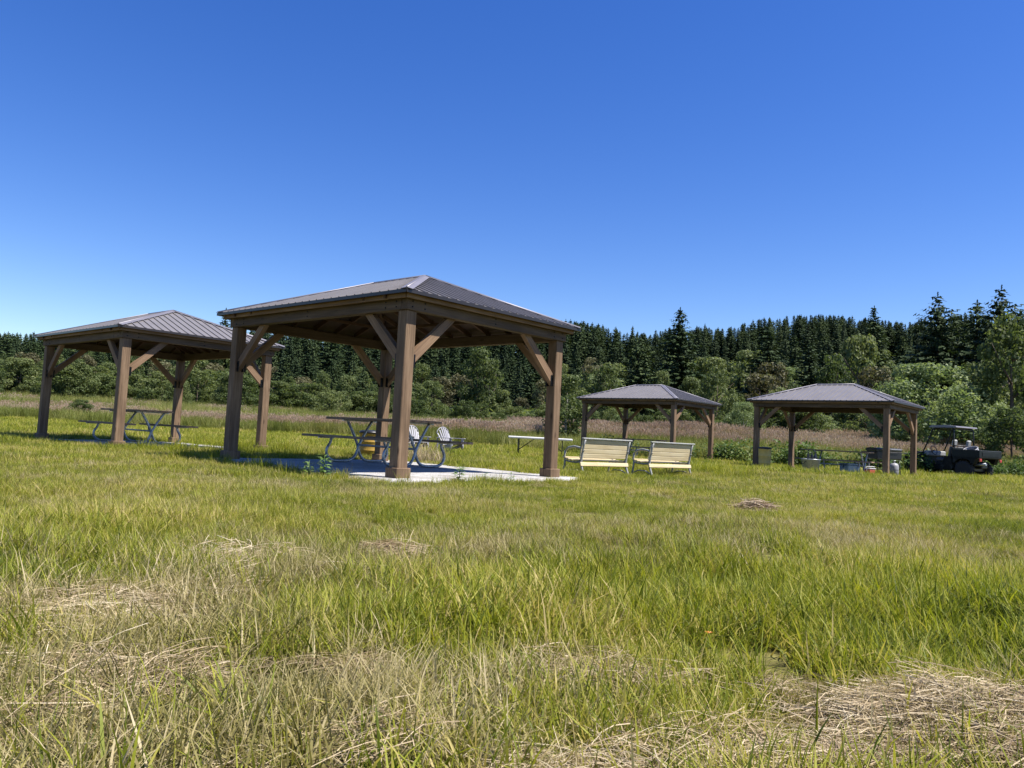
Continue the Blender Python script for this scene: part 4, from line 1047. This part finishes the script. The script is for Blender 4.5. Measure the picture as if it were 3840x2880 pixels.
def leafball(n, rad, h, leaf, mat):
    p = rng.normal(0, 1, (n, 3)); p /= np.linalg.norm(p, axis=1)[:, None]; p[:, 2] = np.abs(p[:, 2]); p *= (rng.uniform(.3, 1, n) ** .5)[:, None]; p = p * [rad, rad, h]
    nn = rng.normal(0, .6, (n, 3)) + [0, 0, .7] + p; nn /= np.linalg.norm(nn, axis=1)[:, None]
    t1 = np.cross(nn, rng.normal(0, 1, (n, 3))); t1 /= np.linalg.norm(t1, axis=1)[:, None]; t2 = np.cross(nn, t1); s = leaf * rng.uniform(.6, 1.3, n)[:, None]
    return quads_mesh('leafball', np.stack([p - t1 * s, p - t2 * s * .5, p + t1 * s, p + t2 * s * .5], 1), np.clip(rng.normal(.45, .25, n), 0, 1), mat)
proto('bramble_clump', [leafball(260, .55, .8, .06, M['bramble']) for _ in range(4)])

def undergrowth():
    g = np.random.default_rng(15); n = 5200; y = 94 + 112 * g.uniform(0, 1, n); x = g.uniform(-.85, .85, n) * y
    scatter('undergrowth', 'shrub_mass', np.stack([x, y, ground(x, y) - .1], 1), g.uniform(0, 6.28, n), g.uniform(.8, 2.6, n), .1, 'dark shrub layer on the forest floor beneath the hillside trees')
proto('shrub_mass', [leafball(170, 1.1, 1.2, .20, M['alder']) for _ in range(4)])
undergrowth()

def pts_in(y0, y1, dens, seed, fall=None, margin=1.5, k=.70, gap=0.):
    """random ground points in the wedge the picture can see"""
    g = np.random.default_rng(seed); wmax = k * y1 + margin; n = int(2 * wmax * (y1 - y0) * dens)
    x = g.uniform(-wmax, wmax, n); y = g.uniform(y0, y1, n); ok = np.abs(x) < k * y + margin
    x = x[ok]; y = y[ok]
    if gap:
        gp = .55 * vnoise(x, y, .16, 95) + .45 * vnoise(x, y, .55, 96); kp = gp > gap; x = x[kp]; y = y[kp]
    for nme, mu in (('main', (.22, .45, .18, .22)), ('left', (.2, .2, .15, .2)), ('far', (.2, .2, .2, .2)), ('right', (.2, .3, .2, .2))):
        u, v = pavloc(x, y, nme); e = (vnoise(x, y, .5, 77) - .5) * .35
        inside = (u > -mu[0] + e) & (u < PA + mu[1] - e) & (v > -mu[2] + e) & (v < PB + mu[3] - e)
        x = x[~inside]; y = y[~inside]
    return x, y, g

def blob(x, y, cx, cy, rx, ry, rot=0.):
    c, s = math.cos(rot), math.sin(rot); dx = x - cx; dy = y - cy; a = dx * c + dy * s; b = -dx * s + dy * c
    n = (vnoise(x, y, .35, 31) - .5) * .9
    return np.clip(1.25 - np.sqrt((a / rx) ** 2 + (b / ry) ** 2) + n, 0, 1)

def dryness(x, y):
    """0 green .. 1 straw, as the meadow lies"""
    d = .30 + .95 * (vnoise(x, y, 1.6, 41) - .45) + .35 * (vnoise(x, y, .5, 42) - .5) + .25 * (vnoise(x, y, 6, 43) - .5)
    for b in ((-1.15, 2.42, .75, .22, 0), (-.75, 1.72, 1.0, .34, 0), (-.7, 1.6, .9, .3, 0), (.25, 2.12, .75, .22, 0), (.9, 1.62, .9, .28, 0), (1.12, 1.95, .45, .25, 0), (.1, 5.3, 1.2, .5, 0), (-.6, 3.9, .3, .25, 0), (-2.2, 7.5, 2., .7, 0), (2.5, 7.6, 1.1, .35, 0)):
        d = d + .5 * blob(x, y, *b)
    for b in ((-.42, 2.5, .55, .42, 0), (1.3, 3.3, 1.3, .8, 0), (.5, 3.0, .8, .5, 0), (2.2, 3.5, 1., 1., 0)):
        d = d - .55 * blob(x, y, *b)
    return np.clip(d, 0, 1)
def strawness(x, y):
    s = np.zeros_like(x)
    for b in ((-1.25, 2.42, .55, .09, 0), (1.12, 1.88, .36, .16, 0), (.45, 1.50, .9, .09, 0), (1.0, 1.60, .8, .17, 0), (-.95, 1.85, .3, .07, 0), (-.56, 3.95, .22, .12, 0), (-.35, 2.1, .2, .06, 0), (.45, 2.15, .3, .08, 0)):
        s = np.maximum(s, blob(x, y, *b))
    return s
def lushness(x, y):
    s = np.zeros_like(x)
    for b in ((-.42, 2.30, .42, .32, 0), (1.35, 3.3, 1.2, .7, 0), (.35, 2.8, .6, .35, 0), (2.3, 3.2, .9, .9, 0), (5.4, 8.2, 1.1, 1.6, 0)):
        s = np.maximum(s, blob(x, y, *b))
    return s

def lay(name, coll, x, y, g, s0, s1, tilt, label, dz=0., smul=None):
    if smul is None and coll != 'straw_mat': smul = np.interp(y, [0, 3, 5, 7, 11, 14, 60], [1.0, .86, .68, .54, .56, .8, 1]) * (.45 + .55 * vnoise(x, y, .9, 91) + .75 * vnoise(x, y, .22, 92))
    sc = g.uniform(s0, s1, len(x)) * (1 if smul is None else smul)
    P_ = np.stack([x, y, ground(x, y) + dz], 1)
    scatter(name, coll, P_, g.uniform(0, 6.283, len(x)), sc, tilt, label)

x, y, g = pts_in(1.05, 8.5, 260, 1, gap=.34); D = dryness(x, y); S_ = strawness(x, y); U = g.uniform(0, 1, len(x)); hole = np.exp(-(((x + .62) / .17) ** 2 + ((y - 1.97) / .07) ** 2))
keep = (U > D * .9) & (g.uniform(0, 1, len(x)) > S_ * .85) & (hole < .4)
lay('short_grass', 'fine_grass', x[keep], y[keep], g, .7, 1.35, .10, 'short yellow green meadow grass in the foreground')
keep = (U < D * .95) & (g.uniform(0, 1, len(x)) > S_ * .6) & (hole < .4)
lay('drying_grass', 'dry_grass', x[keep], y[keep], g, .7, 1.25, .16, 'pale drying meadow grass in the foreground')
x, y, g = pts_in(1.5, 10.5, 60, 2); Lh = lushness(x, y); D = dryness(x, y); hole = np.exp(-(((x + .62) / .17) ** 2 + ((y - 1.97) / .07) ** 2))
keep = (g.uniform(0, 1, len(x)) < Lh * .30 + .02 * (D < .4) * (y > 2.6)) & (hole < .3)
lay('lush_grass', 'lush_grass', x[keep], y[keep], g, .55, 1.05, .08, 'tufts of taller bright green grass in the foreground')
x, y, g = pts_in(1.2, 6, 150, 3); S_ = strawness(x, y)
keep = g.uniform(0, 1, len(x)) < .75 * S_ + .05 * (dryness(x, y) > .5) * (y < 3.6)
lay('dry_straw', 'straw_mat', x[keep], y[keep], g, .6, 1.2, .10, 'matted dry straw lying on the foreground grass', .03)
x, y, g = pts_in(7.2, 21, 64, 4, gap=.27); D = dryness(x, y) * .9; U = g.uniform(0, 1, len(x)); keep = U > D * .75
lay('meadow_grass', 'mid_grass', x[keep], y[keep], g, .6, 1.15, .08, 'yellow green meadow grass around the pavilions')
lay('pale_meadow_grass', 'mid_dry', x[~keep], y[~keep], g, .6, 1.1, .12, 'pale dry grass among the meadow grass around the pavilions')
# long unmown fringe round the nearest pavilion and benches
x, y, g = pts_in(9, 24, 14, 5); u, v = pavloc(x, y, 'main'); du = np.maximum(np.maximum(-u, u - PA), 0); dv = np.maximum(np.maximum(-v, v - PB), 0); dd = np.hypot(du, dv)
bb = np.hypot((x - 3.4) / 2.8, (y - 19) / 3.2)
keep = ((dd < .75) & (dd > .22) & (vnoise(x, y, .5, 55) > .38)) | ((bb < 1) & (vnoise(x, y, .7, 56) > .45)) | ((y > 13) & (x < -3.5) & (x > -6.6) & (y < 15.5) & (vnoise(x, y, .6, 57) > .35))
ul, vl = pavloc(x, y, 'left'); dl = np.hypot(np.maximum(np.maximum(-ul, ul - PA), 0), np.maximum(np.maximum(-vl, vl - PB), 0)); keep |= (dl < .9) & (dl > .25) & (ul > .8)
ur, vr = pavloc(x, y, 'right'); dl = np.hypot(np.maximum(np.maximum(-ur, ur - PA), 0), np.maximum(np.maximum(-vr, vr - PB), 0)); keep |= (dl < .8) & (dl > .3)
lay('tall_grass_fringe', 'lush_grass', x[keep], y[keep], g, 1.0, 1.7, .1, 'long grass fringe round the nearest pavilion and the benches')
x, y, g = pts_in(20, 56, 7.5, 6); lay('far_meadow_grass', 'far_grass', x, y, g, .6, 1.1, .08, 'grass of the far meadow beyond the pavilions')

def reed_edge(x, y):
    ang = x / np.maximum(y, 1)
    return np.interp(ang, [-.8, -.3, 0, .2, .45, .7], [47, 47, 40, 34.5, 33.5, 36]) + (vnoise(x, y, 6, 61) - .5) * 5
x, y, g = pts_in(31, 96, 2.6, 7, k=.74); ed = reed_edge(x, y)
hs = np.interp(x / np.maximum(y, 1), [-.7, -.3, 0, .2, .7], [.80, .72, .95, 1.12, 1.15]) * (.72 + .35 * vnoise(x, y, 7, 62)) * np.where(y > 62, 1.15, 1)
an = x / y; nn_ = vnoise(x, y, 5, 66) * .6 + vnoise(x, y, 13, 68) * .4
keep = (y > ed + 13 * (an > .05)) & np.where(an > .0, nn_ < .66, ((y < 60) & (nn_ < .72)) | (nn_ < .33))
lay('canary_grass', 'reed_clump', x[keep], y[keep], g, .85, 1.15, .05, 'tall meadow grass with pinkish seed heads before the trees', 0, hs[keep])
x, y, g = pts_in(31, 96, 2.2, 9, k=.74); ed = reed_edge(x, y); keep = (y > ed) & ((y < ed + 11) | (vnoise(x, y, 8, 67) > .5) | ((x < 0) & (y > 58)))
lay('sedge', 'sedge_clump', x[keep], y[keep], g, .85, 1.3, .06, 'yellow green uncut grass in front of and among the pinkish seed heads', 0, np.where(y > ed + 11, 1.15, .85)[keep])
x, y, g = pts_in(31, 44, 3.2, 8, k=.74); ed = reed_edge(x, y); ang = x / y
keep = (y > ed - 1.2) & (y < ed + 1.0) & (ang > .12) & (vnoise(x, y, 5, 64) > .25)
lay('bramble_edge', 'bramble_clump', x[keep], y[keep], g, .8, 1.3, .1, 'dark low brambles along the front edge of the tall grass')

# hay heaps
def heap(loc, rad, h, mat, n, label, w=.0019, L=.16):
    me = straw_mesh(int(n * 2.8), rad, L, .03, mat, w, h); o = bpy.data.objects.new('hay_heap', me); COL.objects.link(o); o.location = (loc[0], loc[1], gz(*loc) + .01); o.rotation_euler = (0, 0, random.uniform(-.4, .4))
    tag(o, label, 'hay heap'); return o
heap((1.16, 1.90), .27, .095, M['straw'], 900, 'mound of pale hay in the lower right corner')
heap((1.30, 1.80), .14, .05, M['brown_straw'], 350, 'small brownish hay mound in front of the pale corner mound')
heap((2.48, 7.75), .20, .11, M['brown_straw'], 260, 'small brown hay clump in the middle distance on the right', .005, .2)
heap((-.58, 3.98), .12, .06, M['straw'], 130, 'small nest of pale hay left of centre', .004, .2)
heap((.45, 1.50), .36, .05, M['straw'], 600, 'flat pale hay heap at the lower middle edge')
heap((-1.35, 2.45), .40, .06, M['straw'], 600, 'long low pale hay swath at the left edge')

# broadleaf weeds
def weed(loc, h, n, label, mat=None, z=0.):
    V = []; Rr = []
    for k in range(n):
        t = random.uniform(.1, 1); a = random.uniform(0, 6.28); L = h * random.uniform(.24, .42) * (1.2 - .5 * t)
        r0 = .05 * h * random.random() + .02; c = np.array([math.cos(a) * r0, math.sin(a) * r0, h * t * random.uniform(.85, 1)])
        d = np.array([math.cos(a), math.sin(a), random.uniform(-.2, .7)]); d /= np.linalg.norm(d); s = np.cross(d, [0, 0, 1]); s /= np.linalg.norm(s); s = s + np.array([0, 0, random.uniform(-.3, .3)])
        w = L * .22; m = c + d * L * .45 - np.array([0, 0, L * .02]); e = c + d * L - np.array([0, 0, L * .18])
        V.append([c, c, m + s * w, m - s * w]); V.append([m - s * w, m + s * w, e, e]); rr = random.random(); Rr += [rr, rr]
    V = np.array(V); V[::2, 1] = V[::2, 0] + .001; V[1::2, 3] = V[1::2, 2] + .001
    root = empty('broadleaf_weed', (loc[0], loc[1], gz(*loc) + z), 0, label, 'weed')
    o = bpy.data.objects.new('leaves', quads_mesh('leaves', V, np.array(Rr), mat or M['weed'])); COL.objects.link(o); o.parent = root
    MB().tube([(0, 0, 0), (h * .03, 0, h * .5), (0, h * .02, h * .95)], [.006, .005, .003], 6).build('stem', M['weed'], root)
    return root
weed((-2.25, 9.55), .30, 46, 'leafy pale weed at the near gravel edge left of the front post')
weed((-2.45, 9.62), .22, 40, 'smaller leafy weed just left of the pale one at the gravel edge')
weed((-.62, 10.05), .24, 60, 'bushy green weed growing in the gravel right of the front post')
weed((-.30, 10.45), .14, 40, 'low green weed in the gravel midway between the right hand posts')
weed((.05, 10.75), .15, 40, 'low green weed in the gravel nearer the right post')
weed((-5.05, 13.6), .20, 26, 'small dark weed just right of the left post of the nearest pavilion')
weed((1.12, 2.28), .08, 22, 'low broadleaf weed behind the corner hay mound')
# golden dry grass behind the picnic table
V, r_, _ = blades(420, .45, .42, .4, .010, .22, .6, 3, rmean=.6, rvar=.25)
o = bpy.data.objects.new('dry_tussock', quads_mesh('dry_tussock', V, r_, M['straw'])); COL.objects.link(o); o.location = (-1.75, 15.6, -.03); o.scale = (1.2, .7, 1); tag(o, 'golden dry grass tussock behind the near picnic table', 'tussock')
# single stalks in front
def stalk(loc, h, w, lean, az, mat, label, bend=.25):
    d = Vector((math.cos(az), math.sin(az), 0)); pts = []; p = Vector((0, 0, 0)); n = 8
    for i in range(n + 1):
        pts.append(p.copy()); an = lean + bend * i / n; p = p + (d * math.sin(an) + Vector((0, 0, 1)) * math.cos(an)) * (h / n)
    V = []; s = Vector((1, 0, 0))
    for i in range(n):
        w0 = w * (1 - (i / n) ** 2) + .0006; w1 = w * (1 - ((i + 1) / n) ** 2) + .0006; a = pts[i]; b = pts[i + 1]
        f = Vector((0, -w * .18, 0))
        V.append([a - s * w0 / 2, a + f * (w0 / w), b + f * (w1 / w), b - s * w1 / 2]); V.append([a + f * (w0 / w), a + s * w0 / 2, b + s * w1 / 2, b + f * (w1 / w)])
    V = np.array([[tuple(q) for q in qd] for qd in V]); o = bpy.data.objects.new('grass_stalk', quads_mesh('grass_stalk', V, np.full(len(V), .7), mat)); COL.objects.link(o)
    o.location = (loc[0], loc[1], gz(*loc)); tag(o, label, 'grass stalk')
stalk((.725, 1.78), .20, .007, .06, 3.0, M['lush'], 'single broad bright green blade standing in the lower right foreground', -.1)
stalk((1.06, 1.86), .16, .006, .10, 0.2, M['straw'], 'single upright bleached stalk in front of the corner hay mound', .1)
stalk((.44, 1.88), .20, .005, .55, 2.8, M['dryish'], 'long yellow blade leaning left in the lower middle foreground', .4)
stalk((-.70, 1.62), .17, .005, .35, 2.9, M['straw'], 'long bleached blade leaning left in the lower left foreground', .2)
# orange flower
fr = empty('orange_flower', (.66, 2.50, gz(.66, 2.5)), 0, 'tiny orange flower in the grass right of centre', 'flower'); fr.scale = (.8, .8, .9)
MB().tube([(0, 0, 0), (.004, 0, .10)], .0015, 6).build('stem', M['weed'], fr)
q = MB()
for k in range(10):
    a = k * .628; q.add([(.004, 0, .10), (.004 + .013 * math.cos(a - .2), .013 * math.sin(a - .2), .106), (.004 + .016 * math.cos(a), .016 * math.sin(a), .105), (.004 + .013 * math.cos(a + .2), .013 * math.sin(a + .2), .106)], [(0, 1, 2, 3)])
q.build('petals', M['orange'], fr)
